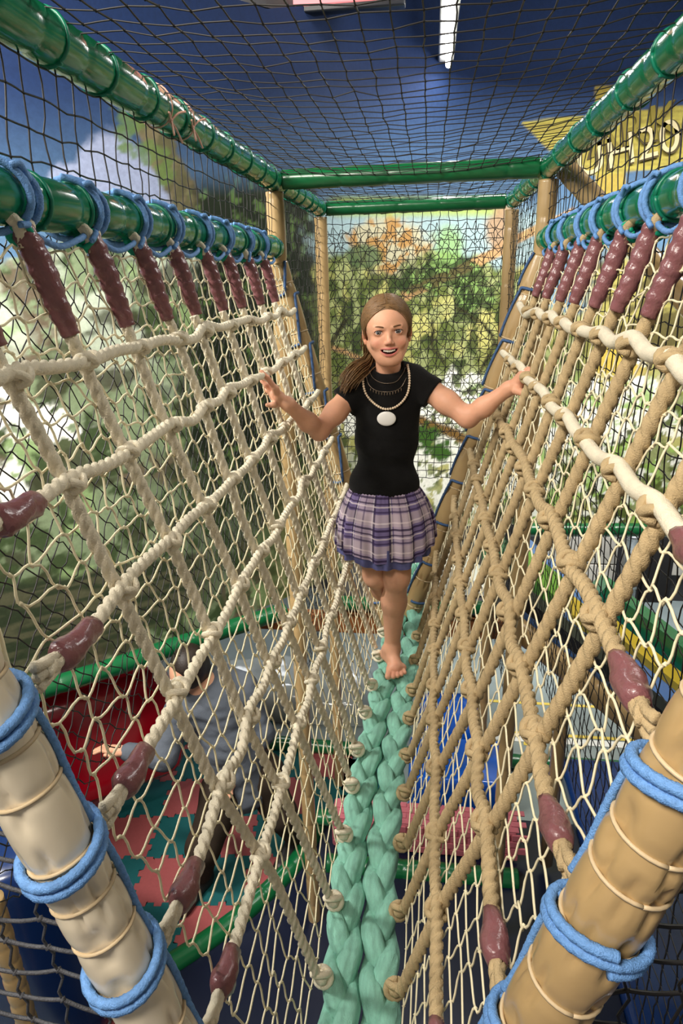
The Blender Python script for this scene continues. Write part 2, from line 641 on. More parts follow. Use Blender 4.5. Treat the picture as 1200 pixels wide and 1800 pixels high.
# jungle ground: everything below a ragged line
hor = np.where(U < 470, 330 + (470 - U) * 0.25, np.where(U < 960, 452, 545)) + 50 * (n4 - 0.5) * 2 + 26 * (n2 - 0.5)
low = sstep(-8, 10, V - hor)
g1 = np.array(lin(146, 154, 104))
g2 = np.array(lin(88, 100, 48))
g3 = np.array(lin(196, 190, 116))
gr = g1 + (g2 - g1) * sstep(.42, .6, n2)[..., None]
gr = gr + (g3 - gr) * (sstep(.5, .66, n1) * 0.8)[..., None]
gr = mix(gr, lin(46, 62, 26), sstep(.57, .66, fbm(SA * 9 + 5, Zz * 9, 5, 3)) * .9)
c = c * (1 - low[..., None]) + gr * low[..., None]
# left: shaded undergrowth with moss, bark and pale leaves
lf = sstep(520, 440, U) * low
un = np.array(lin(128, 144, 110)) * np.ones(U.shape + (1,))
un = mix(un, lin(62, 78, 46), sstep(.45, .6, n2))
un = mix(un, lin(104, 92, 74), sstep(.53, .6, n4) * sstep(.35, .55, n3))
un = mix(un, lin(196, 206, 186), sstep(.48, .60, n1) * sstep(760, 560, V) * .9)
un = mix(un, lin(150, 176, 120), sstep(.6, .68, fbm(SA * 6, Zz * 6, 4, 12)) * .8)
un = mix(un, lin(58, 60, 40), sstep(.55, .62, fbm(SA * 4, Zz * 7, 4, 21)) * .85)
c = c * (1 - lf[..., None]) + un * lf[..., None]
dk = blob(420, 880, 130, 130, .5, .5) * .5
c = mix(c, lin(52, 68, 42), dk)
# fallen log low on the left, with scaly bark
lg = sstep(0, 14, V - (1015 - 0.16 * (U - 40) + 20 * (n2 - .5))) * sstep(420, 330, U)
lg = lg * sstep(1150, 1120, V + .35 * U - 60)
bark = mix(np.array(lin(84, 84, 62)) * np.ones(U.shape + (1,)), lin(48, 58, 38), sstep(.42, .58, fbm(SA * 5, Zz * 45, 3, 4)))
c = c * (1 - lg[..., None]) + bark * lg[..., None]
# trunk on the upper left and its leaves
tr = np.maximum(band(248, 190, 352, 400, 26, 4, 10), band(352, 380, 430, 620, 24, 5, 10))
tc = mix(np.array(lin(112, 102, 76)) * np.ones(U.shape + (1,)), lin(88, 84, 58), sstep(.42, .6, fbm(U * .08 + V * .03, V * .01, 3)))
c = c * (1 - tr[..., None]) + tc * tr[..., None]
lv = np.maximum.reduce([blob(228, 210, 26, 30, .2, .6, .06), blob(262, 268, 30, 20, .2, .6, .06), blob(215, 235, 14, 14, .2, .5, .08), blob(290, 300, 18, 22, .2, .6, .07), blob(222, 260, 16, 8, .2, .3)])
c = mix(c, lin(92, 116, 60), lv * (.6 + .4 * n3))
# dark leaf mass beside the far posts
lm = sstep(1.25, .8, np.abs((U - 445) / 110) + .9 * (n2 - .5)) * sstep(290, 350, V) * sstep(1000, 760, V)
lm = lm * sstep(575, 545, U)
lc = mix(np.array(lin(24, 34, 18)) * np.ones(U.shape + (1,)), lin(84, 110, 58), sstep(.56, .64, n3) * sstep(.4, .6, n2))
c = c * (1 - lm[..., None]) + lc * lm[..., None]
# centre: orange blossom, round bush, leafy branch
fl = blob(685, 425, 62, 50, .25, .6, .05)
c = mix(c, lin(172, 166, 140), fl)
c = mix(c, lin(160, 122, 72), fl * sstep(.52, .58, fbm(U * .06, V * .06, 3, 6)))
c = mix(c, lin(78, 98, 62), blob(640, 450, 32, 22, .2, .3) * .9)
c = mix(c, lin(128, 164, 96), blob(790, 440, 30, 46, .3, .5) * .8)
c = mix(c, lin(150, 168, 68), sstep(388, 372, V) * sstep(340, 352, V) * sstep(560, 600, U) * sstep(900, 860, U) * .8)
br = np.maximum.reduce([band(708, 522, 905, 428, 9, 2, 4), band(868, 440, 1010, 372, 8, 2, 4), band(700, 655, 580, 610, 4, 2, 3)])
c = mix(c, lin(176, 138, 96), br)
c = mix(c, lin(150, 120, 90), blob(880, 405, 26, 40, .3, .6) * .9)
lb = np.maximum.reduce([blob(745, 490, 40, 26, .15, .6, .06), blob(800, 478, 46, 20, .15, .6, .06), blob(835, 505, 38, 42, .15, .7, .06), blob(720, 500, 24, 16, .2, .6, .07)])
c = mix(c, lin(36, 54, 22), lb * (.75 + .25 * n3))
c = mix(c, lin(120, 150, 84), lb * sstep(.6, .66, n3))
# dark stems and vines
for (a, b, cc, d, wd) in ((760, 560, 758, 610, 3), (758, 610, 782, 640, 3), (800, 540, 850, 570, 3), (850, 570, 880, 620, 4), (560, 640, 610, 560, 4), (600, 700, 560, 800, 5), (870, 600, 820, 700, 3)):
    c = mix(c, lin(44, 40, 20), band(a, b, cc, d, wd, 1.5, 5) * .9)
# right: olive screen of bamboo below the blue
ol = sstep(1000, 1060, U + 0 * V) * sstep(430, 470, V + 24 * (n2 - .5)) * sstep(700, 640, V + 50 * (n1 - .5))
oc = mix(np.array(lin(158, 150, 84)) * np.ones(U.shape + (1,)), lin(92, 84, 48), sstep(.45, .6, fbm(U * .03 + V * .02, V * .05, 4, 9)))
oc = mix(oc, lin(206, 178, 80), blob(1090, 640, 40, 50, .3, .5))
c = c * (1 - ol[..., None]) + oc * ol[..., None]
# overexposed glare on the wall, painted in as white patches
wh = np.maximum.reduce([blob(765, 800, 62, 95, .12, .35, .03), blob(800, 690, 60, 36, .15, .9, .05), blob(740, 700, 40, 36, .15, .8, .05), blob(1050, 725, 80, 55, .1, .5, .03), blob(1140, 700, 40, 60, .12, .8, .04), blob(940, 745, 90, 60, .12, .7, .04), blob(880, 850, 70, 50, .12, .9, .05), blob(640, 730, 40, 40, .15, .7, .05), blob(70, 745, 70, 32, .12, .8, .06), blob(20, 860, 26, 60, .15, .6, .05), blob(10, 700, 30, 60, .15, .8, .06)])
speck = sstep(.52, .57, fbm(SA * 22, Zz * 22, 3, 14)) * sstep(640, 720, V) * sstep(560, 700, U)
wh = np.maximum(wh, speck * .9)
wh = wh * (1 - .95 * sstep(.6, .65, fbm(SA * 17, Zz * 17, 4, 11)))
c = mix(c, (0.93, 0.93, 0.86), wh)
c = mix(c, lin(150, 186, 92), sstep(.57, .62, fbm(SA * 15, Zz * 15, 4, 23)) * sstep(640, 700, V) * sstep(780, 860, U) * .85)
br2 = band(720, 735, 830, 775, 9, 3, 5)
c = mix(c, lin(122, 92, 48), br2)
c = mix(c, lin(60, 96, 36), np.maximum(blob(745, 765, 32, 18, .2, .8, .08), blob(770, 790, 22, 16, .2, .8, .08)))
# painted wooden arrow board on its post
bo = sstep(-1, 1, V - (214 - .10 * (U - 915))) * sstep(1, -1, V - (310 - .085 * (U - 1015)))
bo = bo * sstep(-1, 1, (U - 915) - .98 * np.maximum(V - 214, 0))
bc = mix(np.array(lin(152, 142, 66)) * np.ones(U.shape + (1,)), lin(136, 124, 58), sstep(.4, .6, fbm(U * .01, V * .25, 3, 2)))
po = sstep(28, 25, np.abs(U - 1072)) * sstep(150, 153, V) * sstep(430, 425, V)
c = mix(c, lin(150, 132, 60), po)
c = c * (1 - bo[..., None]) + bc * bo[..., None]

mb = MB()
nz = len(zs)
i = np.arange(len(plan) - 1)[:, None] * nz
j = np.arange(nz - 1)[None]
mb.add(np.stack([X, Y, Zz], -1).reshape(-1, 3), np.stack([i + j, i + nz + j, i + nz + j + 1, i + j + 1], -1).reshape(-1, 4), None, np.clip(c, 0, 1).reshape(-1, 3))
off = np.array([np.gradient(plan[:, 1]), -np.gradient(plan[:, 0])]).T
off /= np.linalg.norm(off, axis=1)[:, None]
back = plan - off * 0.05 if (plan - off * .05)[100, 1] > plan[100, 1] else plan + off * 0.05
k = len(plan)
step = slice(0, k, 12)
bp = back[step]
kb = len(bp)
zt_ = ztop[step]
vb = np.vstack([np.c_[bp, np.full(kb, Z0)], np.c_[bp, zt_]])
ii = np.arange(kb - 1)
mb.add(vb, np.stack([ii + 1, ii, ii + kb, ii + kb + 1], -1), None, np.full((2 * kb, 3), .2))
fp = plan[step]
for zz in (np.full(kb, Z0), zt_):
    vv = np.vstack([np.c_[fp, zz], np.c_[bp, zz]])
    mb.add(vv, np.stack([ii, ii + 1, ii + kb + 1, ii + kb], -1), None, np.full((2 * kb, 3), .2))
M_mural = paint_mat('painted_mural', 0.75, 0.25, 0.05, 60, 0.14, 55)
mural = structure('wall_back', mb, M_mural)

# lettering on the painted board: flat print standing 4 mm proud of the wall
def text(body, size, px, py, pxr, pyr, m, name, parent, ext=0.004, yw=4.615):
    cu = bpy.data.curves.new(name, 'FONT')
    cu.body = body
    cu.size = size
    cu.extrude = ext
    cu.align_x = 'CENTER'
    cu.align_y = 'CENTER'
    tmp = bpy.data.objects.new(name, cu)
    C.objects.link(tmp)
    bpy.context.view_layer.update()
    me = bpy.data.meshes.new_from_object(tmp.evaluated_get(bpy.context.evaluated_depsgraph_get()))
    C.objects.unlink(tmp)
    bpy.data.objects.remove(tmp)
    o = bpy.data.objects.new(name, me)
    C.objects.link(o)
    me.materials.clear()
    me.materials.append(m)
    p = at(px, py, yw)
    q = at(pxr, pyr, yw)
    d = q - p
    o.location = p
    o.rotation_euler = (math.pi / 2, -math.atan2(d[2], d[0]), 0)
    if parent:
        o.parent = parent
    return o


M_olive = mat('olive_lettering', lin(112, 100, 34), 0.7, 0.3)
M_greylet = mat('grey_lettering', lin(176, 164, 130), 0.7, 0.3)
M_outline = mat('dark_lettering', lin(60, 50, 24), 0.7, 0.3)
for body, sz, x, y, mm, mo in (('PARK', .27, 1092, 236, M_olive, M_outline), ('LUH20', .25, 1083, 269, M_greylet, M_outline)):
    text(body, sz * 1.06, x - 2.5, y + 2, x + 60, y + 2 - 17, mo, 'lettering', mural, .002)
    text(body, sz, x, y, x + 60, y - 17, mm, 'lettering', mural, .005)

# dark top beam over the mural, lit shop sign above it
mb = MB()
fp2 = back[step]
bt = np.c_[fp2, zt_ + .022]
mb.tube(bt, .030, 4, True, None, np.full(len(bt), math.pi / 4))
structure('beam', mb, M_black_vinyl, smooth=False)
p = at(518, 7, 3.55)
s = thing('lit_shop_sign', 'long lit pink and yellow sign panel above the painted wall', 'sign', p)
mb = MB()
mb.box(p + (0, .05, .12), (1.02, .06, .30), None, .01)
obj('sign_housing', mb, M_black_vinyl, s)
mb = MB()
mb.box(p + (0.0, .015, .12), (.96, .02, .25), None, .004)
obj('sign_panel', mb, M_shop, s)
mb = MB()
mb.box(p + (0.05, 0, .09), (.70, .02, .05), None, .004)
obj('sign_strip', mb, M_shop2, s)

# fluorescent strip hanging over the bridge
p0 = at(790, -60, 3.1)
zl = p0[2]
xa = at(790, -60, 3.1)[0]
s = thing('strip_lamp', 'bright white strip lamp hanging above the netted roof', 'lamp', (xa, 3.6, zl))
ya, yb = 3.0, 4.35
mb = MB()
mb.tube([(xa, ya, zl), (xa + .03, yb, zl)], .018, 12)
obj('lamp_tube', mb, M_lamp, s)
lt = area_light('strip_lamp_light', (xa + .015, (ya + yb) / 2, zl - .025), (xa + .015, (ya + yb) / 2, zl - 1), (.04, yb - ya), 9, (1, .97, .93))
mb = MB()
mb.box((xa + .015, (ya + yb) / 2, zl + .05), (.09, yb - ya + .1, .05), rot_to((0, 0, 1)), .012)
obj('lamp_housing', mb, M_white, s)
for yy in (ya + .2, yb - .2):
    mb = MB()
    mb.tube([(xa + .015, yy, zl + .06), (xa + .015, yy, 5.46)], .004, 6)
    obj('hanger_wire', mb, M_black, s)

# decks: the one the photographer stands on, and the one behind the far frame
mb = MB()
mb.box((-.08, -.62, Z0 - .05), (1.9, 1.9, .10), None, .02)
tag(obj('play_deck', mb, M_navy), 'padded deck below the near end of the rope bridge', 'deck')
mb = MB()
mb.box((-.02, 3.80, Z0 - .05), (.98, .95, .08), None, .015)
tag(obj('play_deck', mb, M_dark), 'dark padded deck behind the far end of the rope bridge', 'deck')

# ------------------------------------------------------------------ the padded tube frame
XL, XR = -0.518, 0.366                        # planes of the two sides
ZR, ZTOP = CAMZ + 0.105, CAMZ + 0.315         # hand rails and roof rails
YN, YF, YB = 0.45, 2.33, 3.30                 # near V frame, far V frame, last frame
XC = -0.10                                    # line of the braided rope


def padded(mb, a, b, r, seg=0.10, dip=0.10, n=20, wr=0.03, jitter=0.25, seed=1, pts=None):
    """upholstered tube: vinyl that swells between its seams and puckers beside them"""
    rs = np.random.RandomState(seed)
    P = resample(np.array([a, b], float) if pts is None else pts, 0.008)
    s = np.concatenate([[0], np.cumsum(np.linalg.norm(np.diff(P, axis=0), axis=1))])
    seams = []
    x = rs.rand() * seg
    while x < s[-1]:
        seams.append(x)
        x += seg * (1 + jitter * (rs.rand() - .5) * 2)
    seams = np.array(seams) if seams else np.array([0])
    d = np.abs(s[:, None] - seams[None]).min(1)
    k = np.abs(s[:, None] - seams[None]).argmin(1)
    th = np.arange(n) / n * 2 * np.pi
    prof = 1 - dip * np.exp(-(d / 0.006) ** 2)[:, None] * np.ones(n) - dip * .35 * np.exp(-(d / 0.025) ** 2)[:, None]
    ph = rs.rand(len(seams) + 1) * 6.28
    prof = prof - wr * np.exp(-((d - .014) / .013) ** 2)[:, None] * np.maximum(0, np.sin(6 * th[None] + ph[k][:, None] + 2 * np.sin(2 * th[None] + ph[k][:, None]))) ** 4
    prof = prof + .012 * (fbm(s[:, None] * 9 + seed, th[None] * 1.2, 2) - .5) * 2
    mb.tube(P, r, n, True, prof)
    return P, s, seams


def ring(mb, c, axis, r, rr, n=24, k=6, turns=1.0, rise=0.0, start=0.0, wob=0.0):
    M = rot_to(axis)
    t = np.linspace(0, 2 * np.pi * turns, int(n * turns) + 1) + start
    pts = np.stack([np.cos(t) * r, np.sin(t) * r, np.linspace(-rise / 2, rise / 2, len(t)) + wob * np.sin(3 * t)], -1) @ M.T + np.asarray(c)
    if rr > 0.004:
        mb.rope(pts, rr, .03, 3, 9)
    else:
        mb.tube(pts, rr, k, True)
    return pts


def rail(name, label, cat, a, b, r, m, seg=.10, ties=0, seed=1, n=20, dip=.06, tie_m=None, group=None):
    a = np.array(a, float)
    b = np.array(b, float)
    t = thing(name, label, cat, a, group)
    mb = MB()
    padded(mb, a, b, r, seg, dip, n, .02, seed=seed)
    obj('padding', mb, m, t)
    rs = np.random.RandomState(seed + 5)
    L = np.linalg.norm(b - a)
    for i in range(ties):
        u = (i + .35 + .3 * rs.rand()) / ties
        mb = MB()
        ring(mb, a + (b - a) * u, b - a, r * 1.015, .0032, 24, 5, 1.0, .004 * (rs.rand() - .5))
        p = a + (b - a) * u
        mb.box(p + np.array([(.5 if a[0] < 0 else -.5) * r, 0, -r * .9]), (.008, .006, .008), None, .002)
        obj('cable_tie', mb, tie_m or M_tie, t)
    return t


top_l = rail('roof_rail', 'long green padded roof rail along the upper left edge of the netted tunnel', 'rail', (XL, -.25, ZTOP), (XL, YB, ZTOP), .034, M_green, .105, 22, 3)
top_r = rail('roof_rail', 'long green padded roof rail along the upper right edge of the netted tunnel', 'rail', (XR, -.25, ZTOP), (XR, YB, ZTOP), .033, M_green, .105, 16, 4)
hand_l = rail('hand_rail', 'green padded hand rail carrying the left rope net', 'rail', (XL, .10, ZR), (XL, YF - .05, ZR), .0345, M_green, .075, 16, 5)
hand_r = rail('hand_rail', 'green padded hand rail carrying the right rope net', 'rail', (XR, .10, ZR), (XR, YF - .05, ZR), .0345, M_green, .075, 12, 6)
rail('cross_rail', 'green padded cross rail of the roof above the girl, at the far posts', 'rail', (XL + .03, YF, ZTOP), (XR - .03, YF, ZTOP), .031, M_green_dark, .16, 0, 7)
rail('cross_rail', 'farther, lower-looking green cross rail over the last pair of posts', 'rail', (XL + .03, YB, ZTOP), (XR - .03, YB, ZTOP), .031, M_green_dark, .16, 0, 8)
rail('deck_rail', 'dark green padded rail at deck level below the last pair of posts', 'rail', (XL + .04, YB - .03, Z0), (XR - .04, YB - .03, Z0), .042, M_green_dark, .2, 0, 9)

for x, lab in ((XL, 'left'), (XR, 'right')):
    t = thing('far_post', 'tall beige padded post at the far %s end of the rope bridge' % lab, 'post', (x, YF, 0))
    mb = MB()
    padded(mb, (x, YF, 0.0), (x, YF, ZTOP - .036), .031, .17, .07, 18, .02, seed=11 if x < 0 else 12)
    obj('padding', mb, M_tan, t)
    t = thing('back_post', 'beige padded post of the last frame, behind the far %s post' % lab, 'post', (x, YB, 0))
    mb = MB()
    padded(mb, (x, YB, 0.0), (x, YB, ZTOP - .036), .031, .2, .06, 16, .02, seed=13 if x < 0 else 14)
    obj('padding', mb, M_tan, t)

# the four sloping V tubes
ZA = CAMZ - 1.36
def vtube(name, label, a, b, r, seg, seed, m):
    t = thing(name, label, 'tube', b)
    mb = MB()
    P, s, seams = padded(mb, a, b, r, seg, .085, 56, .19, .3, seed)
    obj('padding', mb, m, t)
    d = (np.array(b) - np.array(a)) / np.linalg.norm(np.array(b) - np.array(a))
    for q in seams:
        mb = MB()
        ring(mb, np.array(a) + d * q, d, r * .935, .0022, 30, 5)
        obj('seam', mb, M_beige_seam, t)
    return np.array(a), np.array(b)


vl = vtube('near_sloping_tube', 'cream padded tube sloping down at the near left, blue rope wound around it', (XL - .01, YN - .01, ZR + .02), (XC - .032, YN, ZA + .04), .0345, .066, 21, M_beige)
vr = vtube('near_sloping_tube', 'tan padded tube sloping down at the near right, blue rope wound around it', (XR + .005, YN, ZR + .02), (XC + .034, YN, ZA + .04), .038, .066, 22, M_tan)
fl_ = vtube('far_sloping_tube', 'tan padded tube sloping down behind the girl at the far left', (XL + .01, YF - .055, ZR - .05), (XC - .032, YF - .055, ZA + .04), .034, .13, 23, M_tan)
fr_ = vtube('far_sloping_tube', 'tan padded tube sloping down behind the girl at the far right', (XR - .01, YF - .055, ZR - .05), (XC + .032, YF - .055, ZA + .04), .037, .13, 24, M_tan)

# ------------------------------------------------------------------ the rope nets
NL = (np.array([-0.492, 0.068]), np.array([-0.172, -1.205]))      # (x, z rel) of top and foot of the left net
NR = (np.array([0.340, 0.068]), np.array([-0.036, -1.215]))
LEAN = 0.16


def netpt(side, y0, t, out=0.0):
    """point of a net; y0 is the depth at the rail, t runs from rail to braid"""
    a, b = NL if side < 0 else NR
    t = np.asarray(t, float)
    y0 = np.asarray(y0, float)
    sag = 0.022 * np.sin(np.pi * np.clip(t, 0, 1))
    n = np.array([b[1] - a[1], -(b[0] - a[0])])
    n /= np.linalg.norm(n)
    if n[0] * side < 0:
        n = -n                                  # outward, away from the walker
    y0, t = np.broadcast_arrays(y0, t)
    x = a[0] + (b[0] - a[0]) * t + n[0] * (sag * 0 + out)
    z = a[1] + (b[1] - a[1]) * t + n[1] * (sag * 0 + out)
    lean = LEAN * t * np.clip((2.25 - y0) / 1.2, 0, 1)
    x = x + t ** 3 * np.interp(y0 + lean, [.8, 1.45, 1.8, 2.2, 2.45], [0, .0, .018, .036, .05]) * (1 if side < 0 else .6)
    return np.stack([x, y0 + lean, z + CAMZ], -1)


TOPS = [.645, .80, .97, 1.135, 1.29, 1.475, 1.635, 1.83, 2.01]
ROWS_L = [.125, .225, .34, .47, .61, .735]
ROWS_R = [.13, .24, .35, .495, .64, .81]


def ynear(side, t):
    p = (vl if side < 0 else vr)
    return YN + .035


def knot(mb, c, d1, d2, r):
    """a rope hitch: two crossing turns"""
    d1 = d1 / np.linalg.norm(d1)
    d2 = d2 / np.linalg.norm(d2)
    n = np.cross(d1, d2)
    n /= np.linalg.norm(n)
    ang = np.linspace(0, 2 * np.pi, 15)
    for s in (-1, 1):
        e = (d1 * .8 + d2 * .6 * s)
        e /= np.linalg.norm(e)
        f = np.cross(n, e)
        pts = c + np.cos(ang)[:, None] * f * r * 1.35 + np.sin(ang)[:, None] * n * r * 1.35 + e * (np.sin(ang * .5) * .9 * r * s)[:, None]
        mb.tube(pts, r * .55, 7, True)
    mb.ball(c, r * 1.15, 8, 6)


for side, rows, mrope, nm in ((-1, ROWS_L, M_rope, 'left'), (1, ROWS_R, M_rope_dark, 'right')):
    net = thing('rope_net', 'cream rope net with maroon sleeves hanging from the %s green hand rail' % nm, 'net', netpt(side, 1.3, 1.0))
    RD = .0094 if side < 0 else .0112
    # ropes from rail to braid
    for i, y in enumerate(TOPS):
        rs = np.random.RandomState(50 + i + (0 if side < 0 else 40))
        ts = np.linspace(0.10, .985, 15)
        yy = y + .010 * np.interp(ts, np.linspace(0, 1, 6), rs.randn(6))
        pts = netpt(side, yy, ts, .004)
        mb = MB()
        mb.rope(spline(pts, 5), RD , .021, 3, 12, hand=-side, depth=.36)
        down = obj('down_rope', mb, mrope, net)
        # splice at the rail: pale rope eye and maroon sleeve
        mb = MB()
        tp = netpt(side, y, np.linspace(-.02, .10, 8), .002)
        P = spline(tp[1:], 6)
        q = len(P)
        bm = 1 + .13 * np.sin(np.linspace(0, 6.28 * 4, q))[:, None] * np.cos(np.arange(12) / 12 * 6.28 + np.linspace(0, 9, q)[:, None] * 2) + .10 * (rs.rand(q, 12) - .5)
        rad = np.interp(np.linspace(0, 1, q), [0, .08, .35, .8, 1], [.0125, .0155, .0165, .0145, .0115])
        mb.tube(P, rad, 12, True, bm)
        obj('sleeve', mb, M_sleeve, down)
        mb = MB()
        rl = np.array([XL if side < 0 else XR, y, ZR])
        e0 = netpt(side, y, 0.0)
        ang = np.linspace(-.3, 5.2, 22)
        inn = np.array([-side * 1.0, 0, -.9])
        inn /= np.linalg.norm(inn)
        for dy in (-.012, .012):
            mb.rope([e0 + (0, dy * .3, -.02), e0 + (0, dy, .006), e0 + np.array([side * .012, dy * 1.3, .018])], .0085, .03, 3, 9)
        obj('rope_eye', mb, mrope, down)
        # knot at the braid
        mb = MB()
        kp = netpt(side, y, 1.0)
        t_ = pts[-1] - pts[-2]
        knot(mb, kp, t_, np.array([0, 1.0, .2]), .0115)
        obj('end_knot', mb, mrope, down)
    # ropes along the bridge
    for j, t0 in enumerate(rows):
        rs = np.random.RandomState(90 + j + (0 if side < 0 else 30))
        ys = [YN + .06] + [y for y in TOPS if y > YN + .12 - LEAN * t0] + [YF - .10 - .02]
        if side > 0 and j < 2:
            ys[-1] = YF - .10
        ctr = []
        for k, y in enumerate(ys):
            last = k in (0, len(ys) - 1)
            yv = y if not last else y - LEAN * t0 * np.clip((2.25 - y) / 1.2, 0, 1)
            ctr.append(netpt(side, yv, t0 + .004 * rs.randn() - (0 if last else .002), -.006))
            if k < len(ys) - 1:
                ym = (yv + ys[k + 1]) / 2
                ctr.append(netpt(side, ym, t0 + .003 + .003 * rs.randn(), -.005))
        mb = MB()
        if side > 0 and j < 2:
            mb.tube(spline(np.array(ctr), 8), RD * .95, 12, True)
        else:
            mb.rope(spline(np.array(ctr), 8), RD * .98, .0175, 3, 12, hand=side, depth=.32)
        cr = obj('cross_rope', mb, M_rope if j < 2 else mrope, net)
        for k in range(0, len(ctr), 2):
            if k == 0 or k == len(ctr) - 1:
                continue
            c0 = netpt(side, ys[k // 2], t0, -.004)
            mb = MB()
            knot(mb, c0, ctr[k + 1] - ctr[k - 1], netpt(side, ys[k // 2], t0 + .05) - c0, RD * .98)
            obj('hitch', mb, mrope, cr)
        # maroon sleeve and splice by the near tube
        P = spline(np.array(ctr[:3]), 12)
        s = np.concatenate([[0], np.cumsum(np.linalg.norm(np.diff(P, axis=0), axis=1))])
        sel = (s > .022) & (s < .105)
        Q = P[sel]
        if len(Q) > 3:
            q = len(Q)
            bm = 1 + .14 * np.cos(np.arange(12) / 12 * 6.28 * 2 + np.linspace(0, 8, q)[:, None]) + .12 * (rs.rand(q, 12) - .5)
            mb = MB()
            mb.tube(Q, np.interp(np.linspace(0, 1, q), [0, .1, .5, .9, 1], [.0125, .0158, .016, .013, .011]), 12, True, bm)
            obj('sleeve', mb, M_sleeve, cr)
        mb = MB()
        tubea, tubeb = (vl if side < 0 else vr)
        u = (P[0][2] - tubea[2]) / (tubeb[2] - tubea[2])
        tc = tubea + (tubeb - tubea) * u
        Pk = P[0] + (tc - P[0]) / np.linalg.norm(tc - P[0]) * .012
        for a_ in (-.008, 0, .008):
            mb.rope([P[0] + (P[3] - P[0]) * 1.5 + (0, 0, a_ * .4), P[0] + (0, 0, a_ * 1.2), Pk + (0, 0, a_ * 1.6)], .0065, .024, 3, 8)
        obj('splice', mb, mrope, cr)
    # twine mesh: a knotted square mesh lying along both rope directions
    w, h = .0555, .0315
    yk = np.arange(YN + .06 - .06, YF - .06, w)
    tk = np.arange(.015, .995, h)
    rs = np.random.RandomState(130 + side)
    A, B = np.meshgrid(yk, tk, indexing='ij')
    A = A + .007 * rs.randn(*A.shape)
    B = B + .0035 * rs.randn(*A.shape)
    wavey = .0085
    base_t = np.clip(B, 0, 1)
    nodes = netpt(side, A - LEAN * 0, base_t, .010 + .004 * rs.rand(*A.shape))
    near = (YN + .055)
    e1 = []
    sN = 6
    u = np.linspace(0, 1, sN)
    def edge(a, b, amp):
        p = a[None] * (1 - u[:, None]) + b[None] * u[:, None]
        ddir = np.array([0, .55, .8])
        return p + (np.sin(2 * np.pi * u) * amp)[:, None] * ddir
    na, nb = A.shape
    kn = []
    for i in range(na):
        for j in range(nb):
            if nodes[i, j][1] < near - .004 and True:
                continue
            kn.append(nodes[i, j])
            if j + 1 < nb:
                e1.append(edge(nodes[i, j], nodes[i, j + 1], .0045 * (1 + .5 * rs.randn())))
            if i + 1 < na:
                e1.append(edge(nodes[i, j], nodes[i + 1, j], -.0055 * (1 + .5 * rs.randn())))
            elif True:
                pass
    mb = MB()
    mb.cords(np.array(e1), .00165, 5)
    mb.octs(np.array(kn), .0036)
    # border cord along the near tube
    bt = np.linspace(.02, .99, 40)
    bpts = netpt(side, near - .01 - LEAN * bt * np.clip((2.25 - near) / 1.2, 0, 1) + .006 * np.sin(bt * 70), bt, .012)
    mb.tube(spline(bpts, 4), .0024, 6, True)
    o = obj('twine_mesh', mb, M_mesh, net)
    o['kind'] = 'stuff'

# ------------------------------------------------------------------ the braided rope to walk on
def braid_c(y):
    return np.interp(y, [.2, .75, 1.1, 1.45, 1.8, 2.2, 2.45, 2.8], [-.098, -.098, -.120, -.108, -.088, -.068, -.048, -.030]), np.interp(y, [.2, 1, 1.8, 2.2, 2.8], [-1.245, -1.25, -1.252, -1.25, -1.23]) + CAMZ


t = thing('braided_rope', 'thick mint green double braided rope the girl stands on', 'rope', (braid_c(1.2)[0], 1.2, braid_c(1.2)[1]))
ys = np.arange(.30, 2.74, .008)
for side in (-1, 1):
    for k in range(3):
        Lp = .33
        ph = 2 * np.pi * ys / Lp + 2 * np.pi * k / 3 + (0 if side < 0 else 1.1) + .12 * np.sin(ys * 7 + side)
        x0, z0 = braid_c(ys)
        x = x0 + side * .0360 + side * .0205 * np.sin(ph)
        z = z0 - .002 + .0135 * np.sin(2 * ph)
        P = np.stack([x, ys, z], -1)
        rr = .0204 + .0022 * np.cos(2 * ph - .8) + .0005 * np.sin(ys * 60 + k * 2)
        # a strand is a bundle of yarns: shallow furrows run along it and turn slowly
        th = np.arange(30) / 30 * 2 * np.pi
        pr = (1 - .12 * np.abs(np.sin(2.5 * th)) ** 8)[None] * np.ones((len(ys), 1))
        mb = MB()
        mb.tube(P, rr, 30, True, pr, ys * 9 * side, up=(0, 0, 1))
        obj('strand', mb, M_mint, t)

